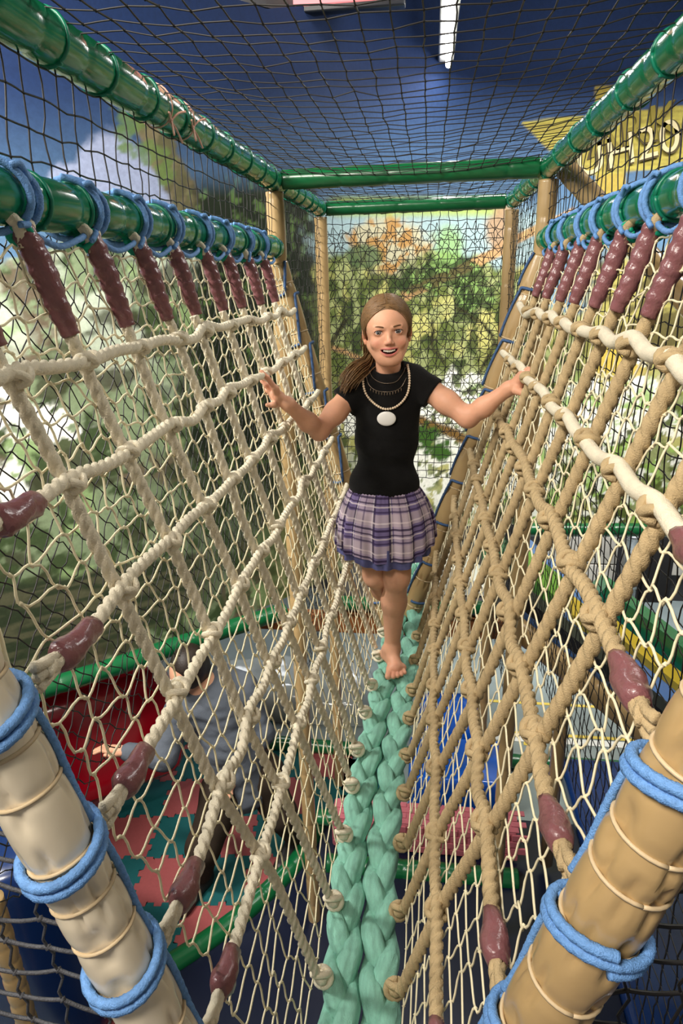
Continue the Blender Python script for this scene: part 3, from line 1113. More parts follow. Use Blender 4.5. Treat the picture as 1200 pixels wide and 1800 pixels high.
# ------------------------------------------------------------------ blue lashings
def lash_rail(side, y, label, seed):
    rs = np.random.RandomState(seed)
    x = XL if side < 0 else XR
    inn = -side
    t = thing('rope_lashing', label, 'lashing', (x, y, ZR), 'blue lashings on the %s hand rail' % ('left' if side < 0 else 'right'))
    R = .0405
    mb = MB()
    th0 = -.9
    turns = 1.5
    tt = np.linspace(0, 2 * np.pi * turns, 56)
    pts = np.stack([x + R * np.cos(tt + 1.57) * inn * -1, y + np.linspace(-.014, .014, len(tt)) + .022 * np.sin(tt) + .004 * rs.randn(), ZR + R * np.sin(tt + 1.57)], -1)
    mb.rope(pts, .0052, .013, 3, 9)
    # swag to the next lashing, under the rail
    e = np.array([x + inn * .022, y + .01, ZR - .036])
    sw = [e, e + (inn * .012, .05, -.014 - .006 * rs.rand()), e + (inn * .010, .11, -.008), e + (0, .15, .0)]
    mb.rope(spline(np.array(sw), 8), .0045, .013, 3, 9)
    for s in (-1, 1):
        a = np.array([x + inn * .030, y - .006 * s, ZR + (.030 if s > 0 else -.03)])
        mb.rope(spline(np.array([a, a + (inn * .006, .008 * s, .003 * s), a + (inn * .006, .024 * s, -.012 + .004 * rs.randn())]), 5), .0045, .022, 3, 7)
    obj('rope', mb, M_blue, t)
    mb = MB()
    c0 = np.array([x + inn * .018, y + .004, ZR - .042])
    for k in range(3):
        ring(mb, c0 + rs.randn(3) * .003, rs.randn(3), .013, .0048, 16, 6)
    mb.tube(spline(np.array([c0, c0 + (inn * .006, .012, -.02), c0 + (inn * .012, .02, -.034)]), 5), .0038, 6)
    obj('twine_knot', mb, M_teal_twine, t)


ORD = ['nearest', 'second', 'third', 'fourth', 'fifth', 'sixth', 'seventh', 'eighth', 'ninth']
vis_l = [y for y in TOPS if y > .7]
for i, y in enumerate(vis_l):
    n_ = 'nearest blue rope lashing on' if i == 0 else ('last blue rope lashing, at the far end of' if i == len(vis_l) - 1 else '%s blue rope lashing from the near end of' % ORD[i])
    lash_rail(-1, y - .005, n_ + ' the left green hand rail', 200 + i)
vis_r = [y for y in TOPS if y > .9]
for i, y in enumerate(vis_r):
    n_ = 'nearest blue rope lashing on' if i == 0 else ('last blue rope lashing, at the far end of' if i == len(vis_r) - 1 else '%s blue rope lashing from the near end of' % ORD[i])
    lash_rail(1, y - .005, n_ + ' the right green hand rail', 220 + i)


def on_tube(vt, u):
    a, b = vt
    return np.asarray(a) + (np.asarray(b) - np.asarray(a)) * u


def lash_tube(vt, z, label, seed, r, inn):
    rs = np.random.RandomState(seed)
    a, b = vt
    u = (z - a[2]) / (b[2] - a[2])
    c = on_tube(vt, u)
    d = (np.asarray(b) - np.asarray(a)) / np.linalg.norm(np.asarray(b) - np.asarray(a))
    t = thing('tube_lashing', label, 'lashing', c, 'blue lashings on the near sloping tubes')
    M = rot_to(d)
    tt = np.linspace(0, 2 * np.pi * 2.0, 72)
    R = r + .0055
    tilt = .011
    pts = np.stack([np.cos(tt) * R, np.sin(tt) * R, np.linspace(-.011, .011, len(tt)) + tilt * np.cos(tt - 2.6)], -1) @ M.T + c
    mb = MB()
    mb.rope(pts, .0056, .013, 3, 9)
    obj('rope', mb, M_blue, t)
    mb = MB()
    nrm_ = np.array([inn * .78, .62, 0])
    nrm_ = nrm_ - d * (nrm_ @ d)
    nrm_ /= np.linalg.norm(nrm_)
    e = c + nrm_ * (r + .001)
    mb.rope(spline(np.array([e, e + d * .05 + nrm_ * .002, e + d * .11 - nrm_ * .001, e + d * .15]), 8), .0044, .013, 3, 9)
    obj('running_rope', mb, M_blue, t)


for i, (px, py, lb) in enumerate(((30, 1255, 'uppermost blue rope wrap on the cream sloping tube at the near left'), (155, 1490, 'middle blue rope wrap on the cream sloping tube at the near left'), (275, 1690, 'lowest blue rope wrap on the cream sloping tube at the near left'))):
    lash_tube(vl, at(px, py, YN)[2], lb, 300 + i, .0345, 1)
for i, (px, py, lb) in enumerate(((1175, 1370, 'uppermost blue rope wrap on the tan sloping tube at the near right'), (1040, 1625, 'middle blue rope wrap on the tan sloping tube at the near right'), (880, 1800, 'lowest blue rope wrap on the tan sloping tube at the near right'))):
    lash_tube(vr, at(px, py, YN)[2], lb, 310 + i, .038, -1)

for vt, lb, inn, r in ((fl_, 'thin blue rope spiralling down the far left sloping tube behind the girl', 1, .034), (fr_, 'thin blue rope spiralling down the far right sloping tube behind the girl', -1, .037)):
    a, b = np.asarray(vt[0]), np.asarray(vt[1])
    d = (b - a) / np.linalg.norm(b - a)
    M = rot_to(d)
    L = np.linalg.norm(b - a)
    o_ = []
    # long diagonal runs over the front and one tight turn at each hitch
    hs = np.arange(.10, L - .1, .17)
    s_prev = .0
    for hcur in hs:
        for q in np.linspace(0, 1, 8, endpoint=False):
            o_.append((s_prev + (hcur - s_prev) * q, q * .9))
        for q in np.linspace(0, 1, 16, endpoint=False):
            o_.append((hcur + .008 * q, .9 + q * 2 * np.pi - .9 * q))
        s_prev = hcur + .008
    o_ = np.array(o_)
    base_ang = math.atan2((np.array([inn * .8, -.6, 0]) @ M)[1], (np.array([inn * .8, -.6, 0]) @ M)[0])
    R = r + .004
    pts = a + d * o_[:, :1] + (np.stack([np.cos(o_[:, 1] + base_ang) * R, np.sin(o_[:, 1] + base_ang) * R, o_[:, 1] * 0], -1) @ M.T)
    mb = MB()
    mb.rope(resample(pts, .006), .0052, .024, 3, 8, step=.006)
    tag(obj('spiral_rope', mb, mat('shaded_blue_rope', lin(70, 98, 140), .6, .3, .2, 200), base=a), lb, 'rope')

# pink ties hanging from the left roof rail
for px, py, lb in ((300, 212, 'nearer of two small pink ties knotted round the left roof rail'), (338, 224, 'farther of two small pink ties knotted round the left roof rail')):
    v = RW @ np.array([px - PC[0], py - PC[1], FPX])
    c = v * ((XL + .03) / v[0]) + np.array([0, 0, CAMZ])
    mb = MB()
    ring(mb, (XL, c[1], ZTOP), (0, 1, .1), .036, .0016, 24, 5)
    for dv in ((.02, -.06, .0), (.012, .02, -.035), (.02, .03, .02), (.015, -.03, -.03)):
        mb.tube(spline(np.array([c, c + np.array(dv) * .5 + (0, 0, .004), c + np.array(dv)]), 5), .0021, 5)
    mb.ball(c, .005, 8, 6)
    tag(obj('pink_tie', mb, M_pinktwine, base=c), lb, 'tie')

# ------------------------------------------------------------------ black safety nets
def sheet_net(name, label, org, ua, ub, na, nb, r, m, sag=None, jit=.08, seed=0, knots=True, diamond=False, cat='net', sub=3, wav=.05):
    """knotted net over the parallelogram org + i*ua + j*ub"""
    rs = np.random.RandomState(seed)
    org, ua, ub = (np.asarray(q, float) for q in (org, ua, ub))
    I, J = np.meshgrid(np.arange(na + 1), np.arange(nb + 1), indexing='ij')
    Ii = I + jit * rs.randn(*I.shape)
    Jj = J + jit * rs.randn(*I.shape)
    nrm = np.cross(ua, ub)
    nrm /= np.linalg.norm(nrm)
    Pn = org + Ii[..., None] * ua + Jj[..., None] * ub
    if sag is not None:
        s_ = sag * np.sin(np.pi * I / na) * np.sin(np.pi * J / nb)
        Pn = Pn + s_[..., None] * nrm
    Pn = Pn + (.002 * rs.randn(*I.shape))[..., None] * nrm
    u = np.linspace(0, 1, sub)[:, None]
    E = []
    def add(a, b, d):
        a = a.reshape(-1, 3)
        b = b.reshape(-1, 3)
        w = wav * rs.randn(len(a), 1, 1) * np.sin(np.pi * u)[None] * np.asarray(d)[None, None]
        E.append(a[:, None] * (1 - u)[None] + b[:, None] * u[None] + w)
    if diamond:
        par = (I + J) % 2 == 0
        a = Pn[:-1, :-1]
        add(Pn[:-1, :-1][par[:-1, :-1]], Pn[1:, 1:][par[:-1, :-1]], ub)
        add(Pn[1:, :-1][~par[:-1, :-1]], Pn[:-1, 1:][~par[:-1, :-1]], ub)
        kp = Pn[par]
    else:
        add(Pn[:-1], Pn[1:], ub)
        add(Pn[:, :-1], Pn[:, 1:], ua)
        kp = Pn.reshape(-1, 3)
    mb = MB()
    mb.cords(np.concatenate(E), r, 4)
    if knots:
        mb.octs(kp, r * 2.0)
    return tag(obj(name, mb, m, base=org), label, cat)


W_ = XR - XL
sheet_net('safety_net', 'black knotted net stretched flat over the tunnel as its roof', (XL + .01, .30, ZTOP + .02), ((W_ - .02) / 21, 0, 0), (0, .0425, 0), 21, 70, .0013, M_black, sag=-.03, seed=1, wav=.012, jit=.025)
for x, lb in ((XL, 'left'), (XR, 'right')):
    sheet_net('safety_net', 'black net between the %s roof rail and the %s hand rail' % (lb, lb), (x, .15, ZR + .01), (0, .043, 0), (0, .004, (ZTOP - ZR - .01) / 5), 50, 5, .0013, M_black, seed=3 if x < 0 else 4, jit=.04, wav=.05)
    if x < 0:
        sheet_net('safety_net', 'black net hanging outside the left rope net below its hand rail', (x - .045, .52, ZR - .03), (0, .0225, 0), (0, 0, -.0235), 80, 38, .0011, M_black, seed=5, jit=.11, diamond=True, knots=False, wav=.15)
    else:
        sheet_net('safety_net', 'square black net hanging outside the right rope net below its hand rail', (x + .05, .70, ZR - .03), (0, .041, 0), (0, 0, -.041), 39, 34, .0013, M_black, seed=6, jit=.04, wav=.06)
    sheet_net('safety_net', 'fine dark net closing the %s side between the last two pairs of posts' % lb, (x, YF + .03, Z0), (0, .0295, 0), (0, 0, .032), 32, 64, .0012, M_black, seed=7 if x < 0 else 8, jit=.12, knots=False)
sheet_net('safety_net', 'square black net closing the tunnel behind the girl', (XL + .02, YB, CAMZ - 1.0), (.0415, 0, 0), (0, 0, .0415), 20, 31, .0019, M_black, seed=9, jit=.05, wav=.06)
sheet_net('safety_net', 'torn wavy black net hanging behind the square net at the far end', (XL + .02, YB + .06, CAMZ - .8), (.0205, 0, 0), (0, 0, .0215), 41, 48, .0018, M_black, seed=10, jit=.3, diamond=True, knots=False, wav=.5)
# nets low in front, outside the near sloping tubes
def under_net(label, side, m, r, seed):
    rs = np.random.RandomState(seed)
    vt = vl if side < 0 else vr
    E = []
    kp = []
    rows = np.arange(-.30, -1.30, -.0465)
    dx = .052
    for k, z in enumerate(rows):
        u = (z + CAMZ - vt[0][2]) / (vt[1][2] - vt[0][2])
        xe = on_tube(vt, u)[0] + side * .036
        xs = [xe]
        while abs(xs[-1]) < .82:
            nx_ = math.floor(abs(xs[-1]) / dx + 1.001) * dx * side
            xs.append(nx_)
        pts = np.array([[x, YN + .015 + .02 * abs(x) + .003 * rs.randn(), CAMZ + z + (.02 if side < 0 else -.004) * (abs(x) - abs(xe)) / .3 + .004 * rs.randn()] for x in xs])
        for a, b in zip(pts[:-1], pts[1:]):
            q = np.linspace(0, 1, 5)[:, None]
            E.append(a * (1 - q) + b * q + np.sin(np.pi * q) * np.array([0, 0, -.003]))
        kp.append({round(abs(x) / dx): p for x, p in zip(xs[1:], pts[1:])})
    mb = MB()
    mb.cords(np.array(E), r, 6)
    V_ = []
    for a, b in zip(kp[:-1], kp[1:]):
        for kk in a:
            if kk in b:
                q = np.linspace(0, 1, 5)[:, None]
                V_.append(a[kk] * (1 - q) + b[kk] * q + np.sin(2 * np.pi * q) * np.array([.004, 0, 0]))
    mb.cords(np.array(V_), r * .75, 5)
    mb.octs(np.array([p for d in kp for p in d.values()]), r * 2.0)
    tag(obj('safety_net', mb, m, base=(vt[0][0], vt[0][1], CAMZ - .8)), label, 'net')


under_net('coarse grey net beneath the cream sloping tube at the near left', -1, M_grey_cord, .0024, 31)
under_net('coarse black net beneath the tan sloping tube at the near right', 1, M_black, .0022, 32)

# brace tubes outside the right hand rail
a = at(975, 296, YF)
b = at(1240, 585, 1.75)
b = a + (b - a) * ((a[2] - .12) / (a[2] - b[2]))
t = thing('brace_tube', 'tan padded brace slanting down to the floor behind the right hand rail', 'tube', b)
mb = MB()
padded(mb, a + (.03, 0, 0), b, .033, .11, .06, 18, .02, seed=41)
obj('padding', mb, M_tan, t)

# ------------------------------------------------------------------ people: bodies are grown as one smooth surface from a distance field
class Field:
    def __init__(self, lo, hi, h):
        self.lo = np.asarray(lo, float)
        self.h = h
        self.n = np.ceil((np.asarray(hi, float) - self.lo) / h).astype(int) + 1
        self.F = np.full(self.n, 1.0, np.float32)

    def sub(self, lo, hi, m):
        a = np.clip(np.floor((np.asarray(lo) - m - self.lo) / self.h).astype(int), 0, self.n)
        b = np.clip(np.ceil((np.asarray(hi) + m - self.lo) / self.h).astype(int) + 1, 0, self.n)
        sl = tuple(slice(x, y) for x, y in zip(a, b))
        g = [self.lo[i] + self.h * np.arange(a[i], b[i], dtype=np.float32) for i in range(3)]
        return sl, g[0][:, None, None], g[1][None, :, None], g[2][None, None, :]

    def put(self, sl, d, k, op='add'):
        f = self.F[sl]
        if f.size == 0:
            return
        d = np.broadcast_to(d, f.shape)
        if op == 'add':
            h = np.maximum(k - np.abs(f - d), 0) / max(k, 1e-6)
            self.F[sl] = np.minimum(f, d) - h * h * k * .25
        else:
            d = -d
            h = np.maximum(k - np.abs(f - d), 0) / max(k, 1e-6)
            self.F[sl] = np.maximum(f, d) + h * h * k * .25

    def cap(self, a, b, ra, rb=None, k=.01, op='add', flat=None):
        """rounded cone from a to b"""
        rb = ra if rb is None else rb
        a = np.asarray(a, float)
        b = np.asarray(b, float)
        R = max(ra, rb)
        sl, x, y, z = self.sub(np.minimum(a, b) - R, np.maximum(a, b) + R, k + 2 * self.h)
        ab = b - a
        t = np.clip(((x - a[0]) * ab[0] + (y - a[1]) * ab[1] + (z - a[2]) * ab[2]) / (ab @ ab + 1e-12), 0, 1)
        d = np.sqrt((x - a[0] - ab[0] * t) ** 2 + (y - a[1] - ab[1] * t) ** 2 + (z - a[2] - ab[2] * t) ** 2) - (ra + (rb - ra) * t)
        self.put(sl, d, k, op)

    def chain(self, pts, rs, k=.008):
        for i in range(len(pts) - 1):
            self.cap(pts[i], pts[i + 1], rs[i], rs[i + 1], k)

    def ell(self, c, r, k=.01, op='add', M=None):
        c = np.asarray(c, float)
        r = np.asarray(r, float)
        R = r.max() if M is not None else r
        sl, x, y, z = self.sub(c - R, c + R, k + 2 * self.h)
        x, y, z = x - c[0], y - c[1], z - c[2]
        if M is not None:
            x, y, z = (M[0][i] * x + M[1][i] * y + M[2][i] * z for i in range(3))
        q = np.sqrt((x / r[0]) ** 2 + (y / r[1]) ** 2 + (z / r[2]) ** 2)
        g = np.sqrt((x / r[0] ** 2) ** 2 + (y / r[1] ** 2) ** 2 + (z / r[2] ** 2) ** 2) + 1e-9
        self.put(sl, q * (q - 1) / g, k, op)

    def cut(self, p, n):
        """keep the side the normal points away from"""
        sl, x, y, z = self.sub(self.lo, self.lo + self.h * (self.n - 1), 0)
        n = np.asarray(n, float) / np.linalg.norm(n)
        self.F = np.maximum(self.F, (x - p[0]) * n[0] + (y - p[1]) * n[1] + (z - p[2]) * n[2]).astype(np.float32)

    def mesh(self):
        F = self.F
        S = F < 0
        nx, ny, nz = F.shape
        c = np.zeros((nx - 1, ny - 1, nz - 1), np.int8)
        for a in (0, 1):
            for b in (0, 1):
                for d in (0, 1):
                    c += S[a:nx - 1 + a, b:ny - 1 + b, d:nz - 1 + d]
        act = np.argwhere((c > 0) & (c < 8))
        ids = np.full(c.shape, -1, int)
        ids[tuple(act.T)] = np.arange(len(act))
        pos = np.zeros((len(act), 3))
        cnt = np.zeros(len(act))
        cor = [(a, b, d) for a in (0, 1) for b in (0, 1) for d in (0, 1)]
        val = {q: F[act[:, 0] + q[0], act[:, 1] + q[1], act[:, 2] + q[2]] for q in cor}
        for q in cor:
            for ax in range(3):
                if q[ax] == 0:
                    r = list(q)
                    r[ax] = 1
                    r = tuple(r)
                    f0, f1 = val[q], val[r]
                    x = (f0 < 0) != (f1 < 0)
                    t = np.where(x, f0 / np.where(x, f0 - f1, 1), 0)
                    p = np.tile(np.array(q, float), (len(act), 1))
                    p[:, ax] += t
                    pos += p * x[:, None]
                    cnt += x
        V = self.lo + self.h * (act + pos / cnt[:, None])
        Q = []
        for ax in range(3):
            sl0 = [slice(1, -1)] * 3
            sl1 = [slice(1, -1)] * 3
            sl0[ax] = slice(0, -1)
            sl1[ax] = slice(1, None)
            s0, s1 = S[tuple(sl0)], S[tuple(sl1)]
            e = np.argwhere(s0 != s1)
            fl = s0[tuple(e.T)]
            base = e.copy()
            for d in range(3):
                if d != ax:
                    base[:, d] += 1
            u, v = (ax + 1) % 3, (ax + 2) % 3
            def cell(du, dv):
                b = base.copy()
                b[:, u] -= du
                b[:, v] -= dv
                return ids[tuple(b.T)]
            q = np.stack([cell(1, 1), cell(0, 1), cell(0, 0), cell(1, 0)], -1)
            q = np.where(fl[:, None], q, q[:, ::-1])
            Q.append(q)
        Q = np.vstack(Q)
        return V, Q[(Q >= 0).all(1)]


def smooth_mesh(V, Q, it=1, lam=.5):
    for _ in range(it):
        acc = np.zeros_like(V)
        cnt = np.zeros(len(V))
        for a in range(4):
            b = (a + 1) % 4
            np.add.at(acc, Q[:, a], V[Q[:, b]])
            np.add.at(acc, Q[:, b], V[Q[:, a]])
            np.add.at(cnt, Q[:, a], 1)
            np.add.at(cnt, Q[:, b], 1)
        V = V * (1 - lam) + lam * acc / np.maximum(cnt, 1)[:, None]
    return V


M_skin = paint_mat('skin', 0.5, 0.35, 0.12, 350, 0.03, 60, sss=0.12)
M_hair = mat('dark_blond_hair', lin(122, 92, 60), 0.42, 0.4, 0.28, 130, 0.3, 300)
M_shirt = mat('black_cotton', lin(20, 19, 19), 0.85, 0.15, 0.12, 30, 0.4, 500, sheen=0.04)
M_eye = mat('eye_white', lin(226, 220, 214), 0.15, 0.5)
M_iris = mat('blue_grey_iris', lin(44, 48, 58), 0.12, 0.5)
M_pupil = mat('pupil', (0.004, 0.004, 0.005), 0.1, 0.6)
M_teeth = mat('teeth', lin(238, 230, 214), 0.25, 0.5)
M_lash = mat('lash', lin(52, 38, 28), 0.7, 0.2)
M_brow = mat('brow_hair', lin(108, 76, 50), 0.7, 0.2)
M_bead = mat('cream_beads', lin(234, 210, 180), 0.3, 0.5, 0.12, 120)
M_chain = mat('dull_metal_chain', lin(128, 112, 96), 0.35, 0.5, metal=0.6)
M_pendant = mat('white_pendant', lin(236, 232, 226), 0.35, 0.5)
M_hoodie = mat('grey_hoodie', lin(92, 98, 108), 0.85, 0.2, 0.12, 14, 0.4, 200)
M_pants = mat('dark_brown_trousers', lin(52, 42, 34), 0.85, 0.2, 0.15, 14, 0.4, 200)
M_darkhair = mat('dark_hair', lin(40, 30, 24), 0.5, 0.35, 0.3, 90, 0.3, 200)
M_shoe = mat('dark_shoe', lin(32, 30, 30), 0.5, 0.4)

SK = np.array(lin(226, 168, 136))
girl = thing('person', 'smiling girl in black T-shirt and purple plaid skirt balancing barefoot on the green braid', 'person', at(690, 1185, 1.82))

# ---- head, built in its own frame: x picture right, y out of the face, z up
HS = 0.93
Hc = at(680, 581, 1.80)
_r = math.radians
def rotm(ax, a):
    c, s = math.cos(a), math.sin(a)
    return np.array({'x': [[1, 0, 0], [0, c, -s], [0, s, c]], 'y': [[c, 0, s], [0, 1, 0], [-s, 0, c]], 'z': [[c, -s, 0], [s, c, 0], [0, 0, 1]]}[ax])
HB = np.array([[1, 0, 0], [0, -1, 0], [0, 0, 1.0]]).T      # local axes in the world, before turning
HR = rotm('z', _r(7)) @ rotm('y', _r(-3.0)) @ rotm('x', _r(2)) @ HB


def hw(p):
    return Hc + HS * (np.asarray(p, float) @ HR.T)


f = Field((-.095, -.125, -.20), (.095, .115, .115), .00135)
f.ell((0, -.014, .022), (.0665, .085, .0735), .005)                     # skull
f.ell((0, .024, .014), (.0565, .0495, .055), .012)                      # brow
f.ell((0, .020, -.034), (.0505, .0535, .058), .014)                     # middle face
f.cap((-.012, .045, -.073), (.012, .045, -.073), .0185, .0185, .022)    # jaw
f.ell((0, .056, -.080), (.015, .014, .0125), .014)                      # chin
for s in (-1, 1):
    f.cap((s * .0455, .0, -.040), (s * .018, .046, -.072), .0155, .015, .018)
    f.ell((s * .032, .048, -.028), (.020, .019, .017), .012)            # cheek
    f.ell((s * .0275, .0755, .0035), (.0155, .010, .0095), .010, 'sub') # eye socket
    f.ell((s * .0275, .0575, .003), (.0148, .0142, .0122), .004)        # lids
    f.cap((s * .013, .0690, .0145), (s * .037, .0615, .0165), .0042, .0035, .008)  # brow ridge
f.cap((0, .0680, .002), (0, .0800, -.0215), .0042, .0068, .009)          # nose
f.ell((0, .0812, -.0230), (.0076, .0070, .0064), .005)
for s in (-1, 1):
    f.ell((s * .0088, .0765, -.0265), (.0056, .0062, .0050), .004)
    f.ell((s * .0048, .0815, -.0318), (.0026, .0040, .0022), .0015, 'sub')
    # eye opening between the lids
    f.ell((s * .0275, .0760, .0030), (.0140, .0135, .0064), .0012, 'sub', rotm('y', _r(-4 * s)))
# smile: lips first, then the opening
zc = lambda x: -.0515 + 9.5 * x * x
yl = lambda x: .0700 - 14 * x * x
xs = np.linspace(-.0250, .0250, 13)
up = [(x, yl(x) + .0012, zc(x) + .0078 * math.sqrt(max(0, 1 - (x / .0258) ** 2)) - .0012 * math.exp(-(x / .004) ** 2)) for x in xs]
dn = [(x, yl(x) + .0002, zc(x) - .0086 * math.sqrt(max(0, 1 - (x / .0258) ** 2))) for x in xs]
f.chain(up, [.0018 + .0022 * (1 - (x / .0258) ** 2) for x in xs], .004)
f.chain(dn, [.0018 + .0030 * (1 - (x / .0258) ** 2) for x in xs], .004)
sl, x, y, z = f.sub((-.025, .050, -.064), (.025, .090, -.036), .004)
e = np.sqrt((x / .0238) ** 2 + ((z - zc(x)) / .0066) ** 2) - 1
d = np.maximum(e * .0045, .0575 - y)
f.put(sl, d, .0012, 'sub')
for s in (-1, 1):                                                       # ears
    E_ = rotm('z', _r(-22 * s)) @ rotm('x', _r(-10))
    f.ell((s * .0655, -.018, -.006), (.0062, .0185, .0275), .004, 'add', E_)
    f.ell((s * .0715, -.013, -.004), (.0048, .0105, .0165), .003, 'sub', E_)
    f.ell((s * .0640, -.006, -.029), (.0055, .0085, .0085), .003)
f.cap((0, -.022, -.060), (0, -.030, -.19), .0370, .0385, .020)           # neck
V, Q = f.mesh()
V = smooth_mesh(V, Q, 1, .4)
x, y, z = V.T
col = np.tile(SK, (len(V), 1))
def tint(w, c):
    global col
    col = col * (1 - w[:, None]) + np.array(c) * w[:, None]
front = sstep(.03, .05, y)
tint(.40 * np.exp(-(((np.abs(x) - .034) / .016) ** 2 + ((z + .028) / .014) ** 2)) * front, lin(222, 128, 110))
tint(.25 * np.exp(-((x / .010) ** 2 + ((z + .026) / .010) ** 2)) * front, lin(222, 138, 118))
em = np.sqrt((x / .0255) ** 2 + ((z - zc(x)) / .0128) ** 2)
tint(sstep(1.12, .88, em) * sstep(.052, .058, y), lin(204, 118, 108))
ei = np.sqrt((x / .0238) ** 2 + ((z - zc(x)) / .0066) ** 2)
tint(sstep(1.05, .92, ei) * sstep(.0705, .0665, y + 14 * x * x) * sstep(.04, .05, y), lin(74, 24, 24))
for s in (-1, 1):
    el = np.sqrt(((x - s * .0275) / .0150) ** 2 + ((z - .0032) / .0078) ** 2)
    tint(.35 * sstep(1.25, .95, el) * sstep(.05, .055, y), lin(176, 112, 92))
    tint(.35 * np.exp(-(((x - s * .0715) / .005) ** 2 + ((y + .013) / .012) ** 2 + ((z + .004) / .018) ** 2)), lin(206, 120, 100))
tint(.5 * np.exp(-(((np.abs(x) - .0048) / .003) ** 2 + ((z + .0318) / .003) ** 2)) * sstep(.07, .075, y), lin(120, 60, 48))
headV, headQ, headC = hw(V), Q[:, ::-1], col

# ---- body: torso core, arms, hands, legs, feet
def P3(*q):
    return [at(*p) for p in q]


parts = []
sh_l, el_l, wr_l = P3((622, 688, 1.835), (561, 757, 1.725), (507, 711, 1.630))
sh_r, el_r, wr_r = P3((742, 676, 1.835), (822, 734, 1.775), (894, 683, 1.722))


def arm(lo, hi, fn, h=.0021):
    f = Field(lo, hi, h)
    fn(f)
    V, Q = f.mesh()
    parts.append((smooth_mesh(V, Q, 1, .35), Q))


def box_of(pts, m):
    pts = np.array(pts)
    return pts.min(0) - m, pts.max(0) + m


def left_arm(f):
    f.chain([sh_l, sh_l * .45 + el_l * .55, el_l], [.034, .029, .0250], .02)
    f.chain([el_l, el_l * .62 + wr_l * .38 + (0, 0, -.003), wr_l], [.0248, .0240, .0168], .02)
    # open hand against the net
    pc = at(489, 699, 1.625)
    kn = P3((484, 683, 1.607), (480, 686, 1.694), (478, 691, 1.631), (479, 697, 1.642))
    f.cap(wr_l, pc, .0165, .0150, .014)
    for k_, r_ in zip(kn, (.0098, .0098, .0094, .0088)):
        f.cap(pc, k_, .0125, r_, .009)
    tips = (((470, 664, 1.603), (459, 653, 1.603)), ((467, 668, 1.690), (457, 658, 1.692)), ((468, 677, 1.628), (460, 670, 1.631)), ((470, 687, 1.641), (464, 681, 1.646)))
    for k_, (m_, t_), r_ in zip(kn, tips, (.0066, .0068, .0065, .0058)):
        f.cap(k_, at(*m_), r_ + .0008, r_, .0035)
        f.cap(at(*m_), at(*t_), r_, r_ - .0012, .003)
    tb = P3((494, 708, 1.690), (481, 712, 1.607), (470, 712, 1.605))
    f.cap(tb[0], tb[1], .0105, .0078, .008)
    f.cap(tb[1], tb[2], .0076, .0060, .003)


arm(*box_of([sh_l, el_l, wr_l, at(455, 650, 1.60)], .05), left_arm, .0019)


def right_arm(f):
    f.chain([sh_r, sh_r * .45 + el_r * .55, el_r], [.035, .0305, .0260], .02)
    f.chain([el_r, el_r * .6 + wr_r * .4 + (0, 0, -.002), wr_r], [.0255, .0245, .0175], .02)
    pc = at(909, 675, 1.707)
    f.cap(wr_r, pc, .0170, .0165, .014)
    kn = P3((919, 662, 1.680), (917, 660, 1.697), (915, 659, 1.713), (913, 660, 1.727))
    for k_, r_ in zip(kn, (.0095, .0096, .0094, .0088)):
        f.cap(pc, k_, .0130, r_, .009)
    mid = ((932, 657, 1.677), (930, 652, 1.693), (928, 649, 1.709), (925, 650, 1.725))
    tip = ((939, 668, 1.677), (937, 664, 1.693), (935, 661, 1.709), (932, 661, 1.725))
    tp2 = ((936, 680, 1.683), (934, 676, 1.699), (932, 673, 1.715), (929, 672, 1.729))
    for k_, m_, t_, q_, r_ in zip(kn, mid, tip, tp2, (.0068, .0070, .0067, .0060)):
        f.cap(k_, at(*m_), r_ + .001, r_, .0035)
        f.cap(at(*m_), at(*t_), r_, r_ - .0005, .003)
        f.cap(at(*t_), at(*q_), r_ - .0005, r_ - .0014, .003)
    tb = P3((907, 686, 1.690), (921, 692, 1.677), (934, 688, 1.673))
    f.cap(tb[0], tb[1], .0115, .0084, .008)
    f.cap(tb[1], tb[2], .0082, .0064, .003)


arm(*box_of([sh_r, el_r, wr_r, at(942, 650, 1.66)], .05), right_arm, .0019)
# hips, standing leg and foot; the other leg bent back behind it
hipL, hipR = P3((652, 900, 1.85), (700, 900, 1.84))
kneeR = at(697, 1012, 1.805)
ankR = at(689, 1136, 1.862)
calf = kneeR * .62 + ankR * .38 + np.array([-.004, .016, 0])


def leg_r(f):
    f.chain([hipR, hipR * .4 + kneeR * .6, kneeR], [.062, .050, .0405], .02)
    f.ell(kneeR + (.001, -.012, -.004), (.029, .026, .032), .02)
    f.chain([kneeR, calf, ankR], [.0375, .0385, .0235], .02)
    heel = at(681, 1158, 1.882)
    heel[2] = 1.908
    ball_ = at(695, 1178, 1.800)
    ball_[2] = 1.9035
    f.cap(ankR, heel + (0, -.006, .004), .0235, .0215, .018)
    f.ell(at(676, 1140, 1.865), (.010, .010, .011), .01)
    f.cap(ankR + (0, -.012, -.012), ball_ + (0, .01, .006), .023, .0180, .02)
    f.cap(heel, ball_, .0195, .0175, .02)
    f.cap(ball_ + (-.016, -.004, -.001), ball_ + (.022, .012, -.002), .0150, .0130, .012)
    for k_, (dx, dy, r_) in enumerate(((-.022, -.034, .0108), (-.0055, -.034, .0080), (.0075, -.028, .0076), (.0195, -.019, .0072), (.030, -.008, .0068))):
        a_ = ball_ + np.array([dx * .86, dy * .15, -.003])
        b_ = ball_ + np.array([dx, dy, -.0185 + .0165 + -.006])
        f.cap(a_, b_, r_, r_, .0022)


